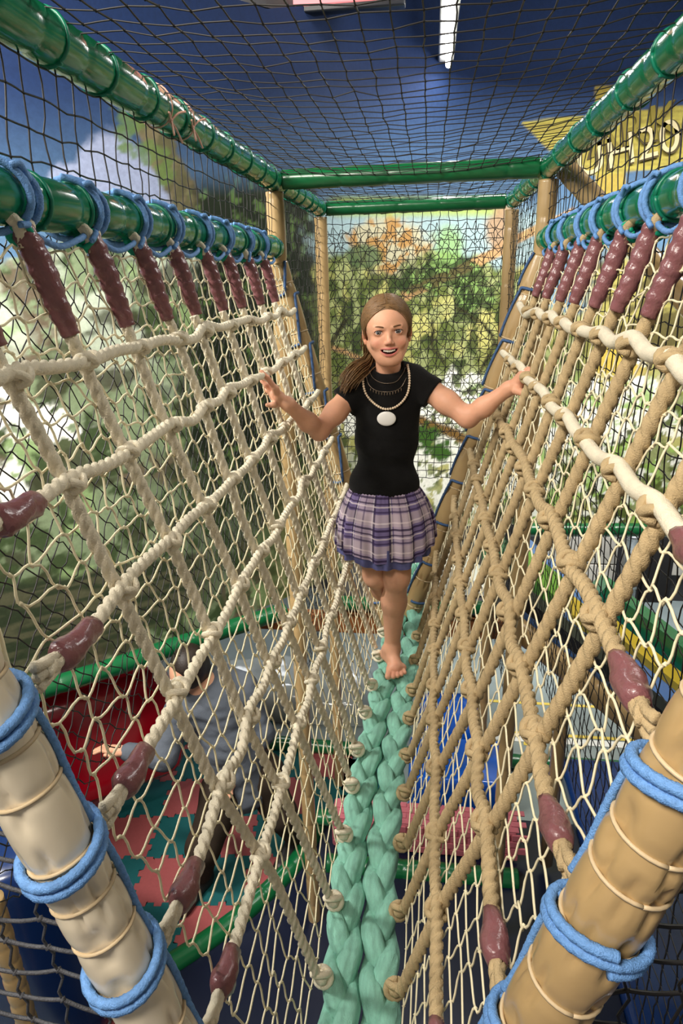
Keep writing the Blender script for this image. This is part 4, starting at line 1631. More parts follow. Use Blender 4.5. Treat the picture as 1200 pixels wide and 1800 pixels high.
lo, hi = box_of([hipR, kneeR, ankR, at(695, 1190, 1.76), at(672, 1165, 1.9)], .07)
f = Field(lo, hi, .0021)
leg_r(f)
V, Q = f.mesh()
parts.append((smooth_mesh(V, Q, 1, .3), Q))
kneeL = at(662, 1010, 1.835)
ankL = at(690, 1062, 2.075)
def leg_l(f):
    f.chain([hipL, hipL * .4 + kneeL * .6, kneeL], [.062, .052, .0420], .02)
    f.chain([kneeL, kneeL * .62 + ankL * .38 + np.array([0, 0, -.006]), ankL], [.040, .038, .0235], .02)
    h2 = ankL + (0, .030, -.012)
    b2 = ankL + (.004, .012, -.085)
    f.cap(ankL, h2, .0235, .0205, .015)
    f.cap(h2, b2, .020, .0165, .015)
    f.cap(b2 + (-.016, 0, 0), b2 + (.016, 0, 0), .0145, .013, .012)
    for k_, dx in enumerate((-.022, -.010, .002, .012, .021)):
        f.cap(b2 + (dx * .8, 0, -.004), b2 + (dx, .004 - .002 * k_, -.030 + .003 * k_), .0095 - .0006 * k_, .0084 - .0006 * k_, .004)
lo, hi = box_of([hipL, kneeL, ankL, ankL + (0, .04, -.13)], .07)
f = Field(lo, hi, .0026)
leg_l(f)
# torso core under the clothes, joined to the legs, arms and neck
nk = hw((0, -.03, -.15))
f2 = Field(*box_of([sh_l, sh_r, hipL, hipR, nk], .09), .006)
chest = at(681, 735, 1.845)
waist = at(676, 830, 1.845)
f2.cap(sh_l, sh_r, .030, .030, .03)
f2.ell(chest, (.082, .052, .095), .04)
f2.ell(waist, (.080, .052, .095), .04)
f2.ell((hipL + hipR) / 2, (.086, .058, .075), .04)
f2.cap(hipL, hipR, .055, .055, .03)
f2.cap(chest, nk, .040, .036, .03)
V, Q = f.mesh()
parts.append((smooth_mesh(V, Q, 1, .3), Q))
V, Q = f2.mesh()
parts.append((V, Q))
mb = MB()
mb.add(headV, headQ, None, headC)
for V, Q in parts:
    cc = np.tile(SK, (len(V), 1))
    # warmer skin over joints and toes
    for ctr, rr, wgt in ((el_r, .03, .25), (el_l, .03, .25), (kneeR, .035, .25), (at(695, 1186, 1.78), .035, .45), (at(470, 665, 1.615), .03, .3), (at(925, 660, 1.70), .03, .25)):
        w_ = wgt * np.exp(-((V - ctr) ** 2).sum(1) / rr ** 2)
        cc = cc * (1 - w_[:, None]) + np.array(lin(214, 132, 108)) * w_[:, None]
    mb.add(V, Q, None, cc)
obj('body', mb, M_skin, girl)

# eyes, lashes, brows, teeth
for s in (-1, 1):
    mb = MB()
    mb.ball(hw((s * .0275, .0575, .003)), .0127 * HS, 20, 14)
    eye = obj('eye', mb, M_eye, girl)
    g = np.array([-.0004, .0124, -.0002])
    gd = g / np.linalg.norm(g)
    c0 = np.array([s * .0275, .0575, .003])
    u1 = np.cross(gd, (0, 0, 1))
    u1 /= np.linalg.norm(u1)
    u2 = np.cross(u1, gd)
    for nm, r0, hgt, mm in (('iris', .0064, .01290, M_iris), ('pupil', .0030, .01305, M_pupil)):
        mb = MB()
        a_ = np.arange(20) / 20 * 2 * np.pi
        ringv = np.array([c0 + gd * math.sqrt(hgt ** 2 - r0 ** 2) + (u1 * math.cos(q) + u2 * math.sin(q)) * r0 for q in a_])
        V = np.vstack([hw(ringv), hw(c0 + gd * (hgt + .0002))[None], hw(c0 + gd * .008)[None]])
        k_ = np.arange(20)
        mb.add(V, None, np.vstack([np.stack([k_, (k_ + 1) % 20, np.full(20, 20)], -1), np.stack([(k_ + 1) % 20, k_, np.full(20, 21)], -1)]))
        obj(nm, mb, mm, eye)
    mb = MB()
    mb.ball(hw(c0 + gd * .0127 + np.array([-.0018, 0, .0018])), .0006, 6, 5)
    obj('glint', mb, M_eye, eye)
    mb = MB()
    xs_ = np.linspace(-1, 1, 11)
    up_ = [hw((s * .0275 + .0126 * q, .0575 + .0140 * math.sqrt(1 - (.86 * q) ** 2) + .0006, .0030 + .0049 * math.sqrt(max(0, 1 - q * q)) * 1.2 + s * q * .0008)) for q in xs_]
    mb.tube(spline(np.array(up_), 3), .0008, 6)
    obj('eyelash', mb, M_lash, girl)
    mb = MB()
    bw = np.array([hw((s * (.0135 + .0255 * q), .0735 + .0002 - .0112 * q ** 2 + .0006, .0168 + .0042 * math.sin(q * 2.3) - .0016 * q)) for q in np.linspace(0, 1, 9)])
    mb.tube(spline(bw, 3), np.interp(np.linspace(0, 1, 25), [0, .2, .7, 1], [.0022, .0025, .0019, .0008]), 8, flat=.8)
    obj('eyebrow', mb, M_brow, girl)
for k_ in range(-3, 4):
    q = k_ * .0048
    mb = MB()
    mb.box((0, 0, 0), (.0047 * HS, .003, .0066 * HS * (1 if abs(k_) < 2 else .85)), None, .0012)
    mb.v = [v @ rotm('z', _r(k_ * 6)).T + hw((q, .0712 - 13 * q * q, zc(q) + .0026)) for v in mb.v]
    obj('tooth', mb, M_teeth, girl)

# hair: a close cap, combed strands over it and a side ponytail
f = Field((-.11, -.135, -.13), (.11, .115, .125), .0026)
f.ell((0, -.018, .022), (.0712, .0893, .0785), .01)
f.ell((0, -.045, -.030), (.064, .060, .062), .03)
f.ell((0, .100, -.014), (.0625, .080, .0850), .006, 'sub')
f.cut((0, .0, -.085), (0, 0.25, -1))
for s in (-1, 1):
    f.ell((s * .080, .006, -.026), (.030, .036, .046), .006, 'sub')
V, Q = f.mesh()
V = smooth_mesh(V, Q, 2, .5)
mb = MB()
mb.add(hw(V), Q[:, ::-1])
hair = obj('hair', mb, M_hair, girl)
mb = MB()
rs = np.random.RandomState(11)
G = np.array([-.042, -.082, -.062])
C0, R0 = np.array([0, -.018, .022]), np.array([.0717, .0898, .0790])
strs = []
rad_ = []
def on_cap(p, lift=1.0):
    q = (np.asarray(p) - C0) / R0
    return C0 + R0 * q / np.linalg.norm(q) * lift
for k_ in range(420):
    s = -1 if k_ % 2 else 1
    u_ = rs.rand()
    if u_ < .55:       # from the parting
        y0 = .070 - .13 * rs.rand()
        st = on_cap((s * .003, y0, .10))
    else:              # from the hairline at the temple
        a_ = rs.rand()
        st = on_cap((s * (.006 + .058 * a_), .070 - .050 * a_ ** 1.6, .082 - .050 * a_))
    end = np.array([G[0] + .012 * rs.randn(), G[1], G[2] + .018 * rs.randn()])
    mid = on_cap((s * .0715, -.022 + .018 * rs.randn(), .020 + .018 * rs.randn()))
    q_ = np.linspace(0, 1, 9)[:, None]
    pth = (1 - q_) ** 2 * st + 2 * q_ * (1 - q_) * (mid * 1.25 - .125 * (st + end)) + q_ ** 2 * end
    lift = 1.0 + .012 * rs.rand() + .01 * np.sin(np.pi * q_[:, 0])
    pth = np.array([on_cap(p, l) if np.linalg.norm((p - C0) / R0) < 1.02 or i < 6 else p for i, (p, l) in enumerate(zip(pth, lift))])
    pth[-1] = end
    strs.append(hw(pth))
    rad_.append(.0011 + .0008 * rs.rand())
for P, r in zip(strs, rad_):
    mb.tube(spline(P, 3), np.interp(np.linspace(0, 1, len(P) * 3 - 2), [0, .1, .9, 1], [r * .4, r, r, r * .7]), 5, False)
obj('combed_strands', mb, M_hair, hair)
hair.children[0]['kind'] = 'stuff'
mb = MB()
Gw = hw(G)
tl = [Gw, at(644, 640, 1.84), at(628, 652, 1.80), at(611, 670, 1.775), at(603, 690, 1.770)]
tlen = spline(np.array(tl), 6)
for k_ in range(150):
    o_ = rs.randn(3)
    w_ = np.interp(np.linspace(0, 1, len(tlen)), [0, .2, .6, 1], [.007, .013, .017, .012])
    n_ = rs.randn(3) * .22
    P = tlen + (o_ / 1.5)[None] * w_[:, None] + n_[None] * (w_ * np.linspace(0, 1, len(tlen)) ** 2)[:, None]
    L_ = int(len(P) * (.72 + .28 * rs.rand()))
    P = P[:max(L_, 6)]
    mb.tube(P, np.interp(np.linspace(0, 1, len(P)), [0, .8, 1], [.0017, .0016, .0004]), 5, False)
po = obj('ponytail', mb, M_hair, hair)
po['kind'] = 'stuff'

# T-shirt
lo, hi = box_of([at(590, 700, 1.84), at(775, 690, 1.84), at(676, 640, 1.84), at(676, 885, 1.84)], .09)
f = Field(lo, hi, .0032)
X_ = lambda a, b, y, Y: (at(a, y, Y), at(b, y, Y))
f.ell(at(681, 720, 1.845), (.094, .066, .088), .03)
f.ell(at(679, 775, 1.845), (.094, .068, .085), .04)
f.ell(at(675, 850, 1.845), (.106, .078, .085), .05)
f.cap(at(637, 672, 1.84), at(726, 664, 1.84), .031, .031, .03)
f.cap(at(655, 655, 1.842), at(706, 652, 1.842), .026, .026, .03)
f.cap(at(681, 705, 1.835), hw((0, -.022, -.150)), .056, .046, .03)
d = Field(lo, hi, .0032)
for a_, b_, r0, r1 in ((at(636, 679, 1.838), at(602, 709, 1.812), .041, .047), (at(728, 671, 1.838), at(763, 693, 1.822), .042, .047)):
    g = Field(lo, hi, .0032)
    ax_ = (b_ - a_) / np.linalg.norm(b_ - a_)
    g.cap(a_, b_ + ax_ * .05, r0, r1, .001)
    g.cut(b_ - ax_ * .003, ax_)
    h_ = np.maximum(.022 - np.abs(f.F - g.F), 0) / .022
    f.F = np.minimum(f.F, g.F) - h_ * h_ * .022 * .25
hz = at(676, 877, 1.77)
f.cut(hz, (0.03, 0, -1))
f.ell(hw((0, -.020, -.104)), (.0410, .046, .0260), .004, 'sub')
V, Q = f.mesh()
V = smooth_mesh(V, Q, 2, .5)
# soft folds across the belly and under the arms
n_ = (fbm(V[:, 2] * 30 + V[:, 0] * 8, V[:, 0] * 14 + 5, 3) - .5)
V[:, 1] += n_ * .012 * sstep(2.84, 2.70, V[:, 2])
mb = MB()
mb.add(V, Q)
obj('tshirt', mb, M_shirt, girl)
mb = MB()
ang = np.linspace(0, 2 * np.pi, 40)
cc_ = hw((0, -.023, -.1255))
mb.tube(np.stack([cc_[0] + .0385 * np.cos(ang), cc_[1] + .040 * np.sin(ang), cc_[2] + .010 * np.sin(ang) + .0 * ang], -1), .0048, 8, False)
obj('collar', mb, M_shirt, girl)

# skirt with plaid print
def skirt_mesh(t0, t1, flare, dz, seed, amp, rows=34, cols=220):
    rs = np.random.RandomState(seed)
    wc = at(676, 858, 1.845)
    hcx = at(676, 962, 1.82)
    U_, T_ = np.meshgrid(np.linspace(0, 1, cols + 1), np.linspace(t0, t1, rows), indexing='ij')
    a_ = U_ * 2 * np.pi
    rx = .098 + (.152 * flare - .098) * T_ ** .75 + .012 * np.sin(np.pi * T_)
    ry = .068 + (.118 * flare - .068) * T_ ** .75 + .008 * np.sin(np.pi * T_)
    pl = amp * T_ ** .8 * (np.sin(a_ * 15 + 1.3 * np.sin(a_ * 3 + seed)) + .5 * np.sin(a_ * 26 + 2)) + .0016 * np.sin(a_ * 60) * np.exp(-T_ * 7)
    x = wc[0] + (hcx[0] - wc[0]) * T_ + (rx + pl) * np.cos(a_)
    y = wc[1] + (ry + pl) * np.sin(a_)
    zt, zb = wc[2] + .012, hcx[2] + dz
    hem = .018 * np.sin(a_ * 2 + .8) * T_ - .020 * np.cos(a_) * -1 * T_ * .8
    z = zt + (zb - zt) * T_ + hem + .003 * np.sin(a_ * 9 + seed) * T_
    mb = MB()
    n1 = rows
    i = np.arange(cols)[:, None] * n1
    j = np.arange(n1 - 1)[None]
    q = np.stack([i + j, i + j + 1, i + n1 + j + 1, i + n1 + j], -1).reshape(-1, 4)
    mb.add(np.stack([x, y, z], -1).reshape(-1, 3), q)
    mb.uv = np.stack([U_.ravel(), T_.ravel()], -1)
    return mb


Mp = bpy.data.materials.new('purple_plaid')
Mp.use_nodes = True
nt = Mp.node_tree
b_ = nt.nodes['Principled BSDF']
b_.inputs['Roughness'].default_value = .85
b_.inputs['Specular IOR Level'].default_value = .15
uvn = nt.nodes.new('ShaderNodeUVMap')
sep = nt.nodes.new('ShaderNodeSeparateXYZ')
nt.links.new(uvn.outputs[0], sep.inputs[0])


def wave(out, freq, ph, lo, hi):
    """stripes: 1 inside the stripe, 0 outside"""
    m1 = nt.nodes.new('ShaderNodeMath')
    m1.operation = 'MULTIPLY_ADD'
    m1.inputs[1].default_value = freq
    m1.inputs[2].default_value = ph
    nt.links.new(out, m1.inputs[0])
    m2 = nt.nodes.new('ShaderNodeMath')
    m2.operation = 'FRACT'
    nt.links.new(m1.outputs[0], m2.inputs[0])
    m3 = nt.nodes.new('ShaderNodeMath')
    m3.operation = 'COMPARE'
    m3.inputs[1].default_value = (lo + hi) / 2
    m3.inputs[2].default_value = (hi - lo) / 2
    nt.links.new(m2.outputs[0], m3.inputs[0])
    return m3.outputs[0]


def mixc(fac, a, b, k=1.0):
    mx = nt.nodes.new('ShaderNodeMix')
    mx.data_type = 'RGBA'
    m0 = nt.nodes.new('ShaderNodeMath')
    m0.operation = 'MULTIPLY'
    m0.inputs[1].default_value = k
    nt.links.new(fac, m0.inputs[0])
    nt.links.new(m0.outputs[0], mx.inputs[0])
    if isinstance(a, tuple):
        mx.inputs[6].default_value = (*a, 1)
    else:
        nt.links.new(a, mx.inputs[6])
    mx.inputs[7].default_value = (*b, 1)
    return mx.outputs[2]


xo, yo = sep.outputs[0], sep.outputs[1]
base_ = mixc(wave(xo, 7.5, .1, .0, .42), lin(112, 98, 138), lin(186, 166, 182), .75)
base_ = mixc(wave(yo, 2.3, .3, .0, .40), base_, lin(204, 184, 190), .55)
for fr, ph, lo_, hi_, cl_, kk in ((7.5, .1, .46, .53, lin(44, 30, 62), .8), (7.5, .1, .88, .95, lin(44, 30, 62), .8), (7.5, .1, .18, .23, lin(70, 56, 96), .6), (15, .35, .0, .09, lin(240, 226, 226), .5)):
    base_ = mixc(wave(xo, fr, ph, lo_, hi_), base_, cl_, kk)
for fr, ph, lo_, hi_, cl_, kk in ((2.3, .3, .47, .54, lin(44, 30, 62), .85), (2.3, .3, .66, .71, lin(44, 30, 62), .8), (2.3, .3, .90, .96, lin(60, 46, 84), .75), (4.6, .1, .0, .10, lin(238, 222, 222), .5)):
    base_ = mixc(wave(yo, fr, ph, lo_, hi_), base_, cl_, kk)
nt.links.new(base_, b_.inputs['Base Color'])
mb = skirt_mesh(0, 1, 1.0, 0, 1, .0052)
obj('skirt', mb, Mp, girl)
mb = skirt_mesh(.80, 1.10, .95, -.004, 2, .006, 10)
obj('underskirt', mb, mat('blue_frill', lin(92, 92, 136), .85, .2, .15, 120), girl)
# trims: necklace of beads, thin chains, plain pendant
def shirt_front(px, py, off=.004):
    """first point of the shirt on this sight line"""
    from mathutils.bvhtree import BVHTree
    global _bvh
    v = Vector(RW @ np.array([px - PC[0], py - PC[1], FPX])).normalized()
    hit = _bvh.ray_cast(Vector((0, 0, CAMZ)), v)
    p = hit[0] if hit[0] is not None else Vector(at(px, py, 1.80))
    return np.array(p - v * off)


from mathutils.bvhtree import BVHTree
_vv = V
_bvh = BVHTree.FromPolygons([tuple(p) for p in _vv], [tuple(q) for q in Q])
cpts = [(639, 648), (638, 672), (642, 690), (650, 702), (661, 712), (672, 718), (682, 719), (694, 716), (706, 707), (715, 694), (719, 678), (719, 658), (716, 642)]
path = spline(np.array([shirt_front(*p, .0055) for p in cpts]), 8)
path = np.array([p for p in path])
path = resample(path, .0068)
mb = MB()
for p in path:
    mb.ball(p, .0036, 8, 6)
obj('bead_necklace', mb, M_bead, girl)
mb = MB()
for pts in ([(648, 650), (655, 664), (668, 672), (682, 674), (697, 670), (708, 656), (712, 646)], [(642, 656), (648, 676), (660, 686), (676, 689), (694, 687), (706, 679), (714, 664)]):
    mb.tube(spline(np.array([shirt_front(*p, .003) for p in pts]), 6), .0010, 6)
for k_ in range(12):
    q = 651 + k_ * 4.9
    py_ = 689 - .012 * (q - 678) ** 2 * .9
    p = shirt_front(q, py_ + 2, .003)
    mb.ball(p + (0, 0, -.003), (.0016, .001, .0042), 6, 5)
obj('chain_necklace', mb, M_chain, girl)
mb = MB()
p = shirt_front(679, 736, .006)
mb.ball(p, (.0265, .0045, .0205), 28, 14)
obj('pendant', mb, M_pendant, girl, label='plain white oval pendant')

# ---- the adult below, bending towards the red cushion
adult = thing('person', 'adult in grey hoodie and dark trousers bending over on the foam mats below', 'person', atz(430, 1530, 0.0))
f1, f2_ = atz(352, 1556, .06), atz(516, 1488, .06)
hp = at(425, 1375, 2.66)
sh = at(372, 1222, 2.68)
hd = at(326, 1178, 2.58)
hl, hr_ = hp + (-.08, -.05, -.02), hp + (.09, .06, 0)
k1 = (hl * .5 + f1 * .5) + (-.02, -.09, .03)
k2 = (hr_ * .5 + f2_ * .5) + (.03, -.05, .04)
sl_, sr_ = sh + (-.13, -.10, -.04), sh + (.13, .09, -.02)
el = at(288, 1332, 2.45)
wr = at(226, 1322, 2.42)
hn = at(190, 1318, 2.40)
er = sr_ + (.10, -.02, -.26)
wr2 = er + (-.10, -.18, -.12)
lo, hi = box_of([f1, f2_, hp, sh, hd + (0, 0, .12), hn + (-.08, 0, 0), er, wr2], .16)
f = Field(lo, hi, .011)
f.ell(hd, (.075, .095, .11), .02)
f.cap(hd + (.01, .03, -.05), sh + (0, 0, .05), .055, .06, .03)
f.cap(sl_, sr_, .07, .07, .05)
f.chain([sh, sh * .5 + hp * .5, hp], [.12, .115, .125], .06)
for a_, b_, c_ in ((sl_, el, wr), (sr_, er, wr2)):
    f.chain([a_, b_, c_], [.06, .046, .032], .03)
for a_, b_, c_ in ((hl, k1, f1), (hr_, k2, f2_)):
    f.chain([a_, b_, c_ + (0, .03, .06)], [.10, .068, .045], .04)
    f.cap(c_ + (0, .06, -.01), c_ + (-.04, -.12, -.015), .04, .035, .03)
V, Q = f.mesh()
V = smooth_mesh(V, Q, 1, .5)
mb = MB()
mb.add(V, Q, None, np.tile(np.array(lin(214, 160, 130)), (len(V), 1)))
# hands with separate fingers
for w0, dirn, upv in ((wr, (hn - wr), np.array([0, .3, 1.0])), (wr2, (wr2 - er), np.array([.3, .6, .3]))):
    dirn = dirn / np.linalg.norm(dirn)
    sd = np.cross(dirn, upv)
    sd /= np.linalg.norm(sd)
    g = Field(w0 - .24, w0 + .24, .0042)
    pc_ = w0 + dirn * .075
    g.cap(w0 - dirn * .03, pc_, .030, .028, .02)
    for k_, (o_, L_) in enumerate(((-.030, .068), (-.010, .078), (.010, .072), (.030, .058))):
        b0 = pc_ + sd * o_ + dirn * .015
        m_ = b0 + dirn * L_ * .55 + np.cross(sd, dirn) * .006
        t_ = m_ + dirn * L_ * .42 - np.cross(sd, dirn) * .018
        g.cap(pc_, b0, .020, .0105, .01)
        g.cap(b0, m_, .0105, .0092, .004)
        g.cap(m_, t_, .0092, .0078, .003)
    b0 = w0 + dirn * .035 - sd * .03
    m_ = b0 + dirn * .035 - sd * .028
    g.cap(w0 + dirn * .03, b0, .02, .013, .012)
    g.cap(b0, m_, .0125, .0105, .005)
    g.cap(m_, m_ + dirn * .03 - sd * .004, .0105, .0085, .003)
    V, Q = g.mesh()
    mb.add(V, Q, None, np.tile(np.array(lin(214, 160, 130)), (len(V), 1)))
obj('body', mb, M_skin, adult)
g = Field(lo, hi, .011)
g.cap(sl_, sr_, .088, .088, .05)
g.chain([sh, sh * .5 + hp * .5, hp + (0, 0, -.02)], [.140, .138, .148], .06)
g.chain([sl_, el, wr], [.076, .060, .046], .04)
g.chain([sr_, er, wr2], [.076, .060, .046], .04)
g.cap(sh + (.03, .07, .07), sh + (.06, .10, .02), .07, .07, .04)
g.ell(hd + (.0, -.01, -.02), (.09, .11, .12), .02, 'sub')
V, Q = g.mesh()
V = smooth_mesh(V, Q, 1, .5)
V += ((fbm(V[:, 2] * 18 + V[:, 0] * 6, V[:, 0] * 9, 3) - .5) * .03)[:, None] * np.array([.3, -1, .2])
mb = MB()
mb.add(V, Q)
obj('hoodie', mb, M_hoodie, adult)
g = Field(lo, hi, .011)
g.cap(hl, hr_, .128, .128, .05)
for a_, b_, c_ in ((hl, k1, f1), (hr_, k2, f2_)):
    g.chain([a_, b_, c_ + (0, .03, .07)], [.118, .086, .066], .04)
V, Q = g.mesh()
V = smooth_mesh(V, Q, 1, .5)
mb = MB()
mb.add(V, Q)
obj('trousers', mb, M_pants, adult)
for c_ in (f1, f2_):
    g = Field(c_ - .22, c_ + .22, .009)
    g.cap(c_ + (0, .07, -.012), c_ + (-.05, -.13, -.017), .048, .042, .03)
    g.cap(c_ + (0, .05, .04), c_ + (0, .05, 0), .05, .05, .03)
    g.cut(c_ + (0, 0, -.058), (0, 0, -1))
    V, Q = g.mesh()
    mb = MB()
    mb.add(V, Q)
    obj('shoe', mb, M_shoe, adult)
g = Field(hd - .2, hd + .2, .008)
g.ell(hd + (.012, .014, .014), (.088, .108, .116), .02)
g.ell(hd + (.02, .07, -.03), (.08, .07, .11), .03)
g.ell(hd + (-.02, -.135, -.03), (.07, .09, .085), .01, 'sub')
V, Q = g.mesh()
V = smooth_mesh(V, Q, 1, .5)
mb = MB()
mb.add(V, Q)
obj('hair', mb, M_darkhair, adult)
# simple face on the downturned head
fd = np.array([-.25, -.93, -.28])
fd /= np.linalg.norm(fd)
sx = np.cross(fd, (0, 0, 1))
sx /= np.linalg.norm(sx)
uz = np.cross(sx, fd)
for s in (-1, 1):
    mb = MB()
    mb.ball(hd + fd * .084 + sx * .030 * s + uz * .004, .011, 10, 7)
    obj('eye', mb, M_eye, adult)
mb = MB()
mb.tube(spline(np.array([hd + fd * .088 + uz * .01, hd + fd * .108 - uz * .03, hd + fd * .090 - uz * .040]), 5), .010, 8)
obj('nose', mb, mat('adult_skin', lin(214, 160, 130), .55), adult)
mb = MB()
mb.tube(spline(np.array([hd + fd * .078 - uz * .060 - sx * .024, hd + fd * .088 - uz * .064, hd + fd * .078 - uz * .060 + sx * .024]), 5), .005, 8)
obj('mouth', mb, mat('lip', lin(180, 96, 90), .5), adult)

# ------------------------------------------------------------------ the hall below the bridge
def floor_rail(name, label, pts, r, m=M_green_dark, seed=60, cat='rail', seg=.22):
    t = thing(name, label, cat, pts[0])
    mb = MB()
    padded(mb, None, None, r, seg, .05, 16, .02, seed=seed, pts=np.array(pts))
    obj('padding', mb, m, t)
    return t


dl = [atz(px, py, Z0) for px, py in ((-420, 1330), (-120, 1268), (160, 1185), (330, 1128), (500, 1074))]
dl = [np.array(p) for p in dl]
floor_rail('deck_rail', 'green padded rail along the foot of the painted wall at the left', spline(np.array(dl), 12), .047, M_green_dark, 61)
floor_rail('deck_rail', 'green padded rail along the foot of the painted wall at the right', [atz(905, 931, Z0), atz(1320, 932, Z0)], .050, M_green_dark, 62)
mb = MB()
a = at(470, 1098, YB + .05)
b = at(905, 1078, YB + .05)
mb.box(((a[0] + b[0]) / 2, YB + .02, Z0 - .15), (b[0] - a[0] + .1, .06, .12), None, .008)
o = obj('wooden_beam', mb, M_wood)
tag(o, 'brown wooden beam under the green deck rail behind the rope bridge', 'beam')

floor_rail('floor_rail', 'curving green padded tube edging the foam mats at the lower left', spline(np.array([atz(px, py, .05) for px, py in ((160, 1774), (235, 1735), (370, 1650), (455, 1582), (525, 1510), (562, 1442))]), 10), .052, M_green_dark, 63)
floor_rail('floor_rail', 'long green padded tube lying across the hall floor in front of the yellow court lines', [atz(455, 1303, .05), atz(780, 1330, .05), atz(1250, 1360, .05)], .048, M_green_dark, 64)
floor_rail('floor_rail', 'green padded tube behind the pink brick block', [atz(556, 1436, .2), atz(905, 1458, .2)], .045, M_green_dark, 65)
floor_rail('floor_rail', 'green padded tube in front of the pink brick block, seen under the braid', [atz(575, 1518, .05), atz(910, 1546, .05)], .055, M_green_dark, 66)

# interlocking foam tiles, each a piece of the floor
def foam_tile(x, y, ang, s, m, rs):
    n = 7
    side = []
    flat_ = []
    for k in range(4):
        a = np.array([[-1, -1], [1, -1], [1, 1], [-1, 1]][k], float) * s / 2
        b = np.array([[1, -1], [1, 1], [-1, 1], [-1, -1]][k], float) * s / 2
        d = (b - a) / n
        nrm = np.array([d[1], -d[0]]) / np.linalg.norm(d)
        for q in range(n):
            h = .011 * (1 if q % 2 else -1) * (1 if k < 2 else -1)
            if q in (0, n - 1):
                h = 0
            side += [a + d * q + nrm * h, a + d * (q + 1) + nrm * h]
            flat_ += [a + d * q, a + d * (q + 1)]
    P = np.array(side)
    base_ = np.array([q_ for q_ in flat_]) * .86
    c, s_ = math.cos(ang), math.sin(ang)
    P = P @ np.array([[c, s_], [-s_, c]]) + (x, y)
    I_ = base_ @ np.array([[c, s_], [-s_, c]]) + (x, y)
    k = len(P)
    mb = MB()
    mb.add(np.vstack([np.c_[P, np.full(k, .0)], np.c_[P, np.full(k, .014)], np.c_[I_, np.full(k, .014)], [[x, y, .014]]]),
           np.vstack([np.stack([np.arange(k) + o_, (np.arange(k) + 1) % k + o_, (np.arange(k) + 1) % k + k + o_, np.arange(k) + k + o_], -1) for o_ in (0, k)]),
           np.stack([np.full(k, 3 * k), np.arange(k) + 2 * k, (np.arange(k) + 1) % k + 2 * k], -1))
    return obj('foam_tile', mb, m, floor, smooth=False)


rs = np.random.RandomState(77)
for i in range(8):
    for j in range(7):
        e = np.array([math.cos(.12), math.sin(.12)])
        f_ = np.array([-math.sin(.12), math.cos(.12)])
        p = np.array([-2.50, 1.75]) + e * i * .30 + f_ * j * .30
        w0_, w1_ = atz(235, 1735, .05), atz(525, 1510, .05)
        if p[0] > -.42 or p[1] > 3.75 or (w1_[0] - w0_[0]) * (p[1] - w0_[1]) - (w1_[1] - w0_[1]) * (p[0] - w0_[0]) < -.03:
            continue
        foam_tile(p[0], p[1], .12, .2995, M_teal if (i + j) % 2 else M_salmon, rs)
foam_tile(-.36, 3.40, .05, .298, M_teal, rs)
foam_tile(-.34, 3.06, .05, .298, M_pink, rs)

# pads and blocks
def pad(name, label, cat, c, s, m, M=None, bevel=.03):
    mb = MB()
    mb.box((0, 0, 0), s, M, bevel)
    mb.v = [v + np.asarray(c, float) for v in mb.v]
    return tag(obj(name, mb, m, base=c), label, cat)


mb = MB()
pl_ = [atz(px, py, .05)[:2] for px, py in ((235, 1735), (370, 1650), (455, 1582), (525, 1510), (562, 1455))] + [np.array([-.2, 3.08]), np.array([.905, 3.08]), np.array([.905, .50]), np.array([-1.10, .50])]
k = len(pl_)
cen = np.array([-.1, 1.6])
mb.add([(p[0], p[1], 0) for p in pl_] + [(p[0], p[1], .045) for p in pl_] + [(cen[0], cen[1], .045)], [[(q + 1) % k, q, q + k, (q + 1) % k + k] for q in range(k)], [[2 * k, (q + 1) % k + k, q + k] for q in range(k)])
tag(obj('crash_mat', mb, M_midnight, base=(.2, 1.6, 0), smooth=False), 'dark navy crash mat under the near part of the bridge', 'mat')
pad('crash_mat', 'large blue crash mat on the floor at the lower right', 'mat', (1.72, 1.95, .05), (1.62, 3.3, .10), M_navy)
pad('soft_block', 'royal blue soft block in front of the long green floor tube', 'block', (.24, 3.30, .14), (.62, .40, .28), M_royal)
t = thing('brick_block', 'low pink foam block with brick relief between two green tubes', 'block', (.02, 2.86, .047))
mb = MB()
mb.box((.02, 2.86, .147), (1.02, .16, .20), None, .012)
obj('body', mb, M_pink, t)
mb = MB()
for r_ in range(4):
    for k in range(11):
        x = -.47 + k * .094 + (.045 if r_ % 2 else 0)
        mb.box((x + .03, 2.778, .078 + r_ * .046), (.082, .012, .036))
        mb.box((x + .03, 2.80 + .04 * r_, .248), (.082, .034, .006))
o = obj('brick_relief', mb, M_pink, t, smooth=False)
o['kind'] = 'stuff'

# blue barrel lying beyond the tube
a, b = atz(735, 1270, .20), atz(850, 1284, .20)
mb = MB()
ax = np.array(b) - np.array(a)
ax[1] += .08
L = np.linalg.norm(ax)
prf = np.array([0, .5, .8, .93, 1, 1, 1, 1, .93, .8, .5, 0])
q = np.concatenate([[0, .01, .03, .06], np.linspace(.12, .88, 4), [.94, .97, .99, 1]])
mb.tube(np.array(a)[None] + ax[None] * q[:, None], .2 * np.maximum(prf, .02), 24, True)
tag(obj('barrel', mb, M_royal, base=a), 'glossy royal blue barrel lying beyond the green floor tube', 'barrel')

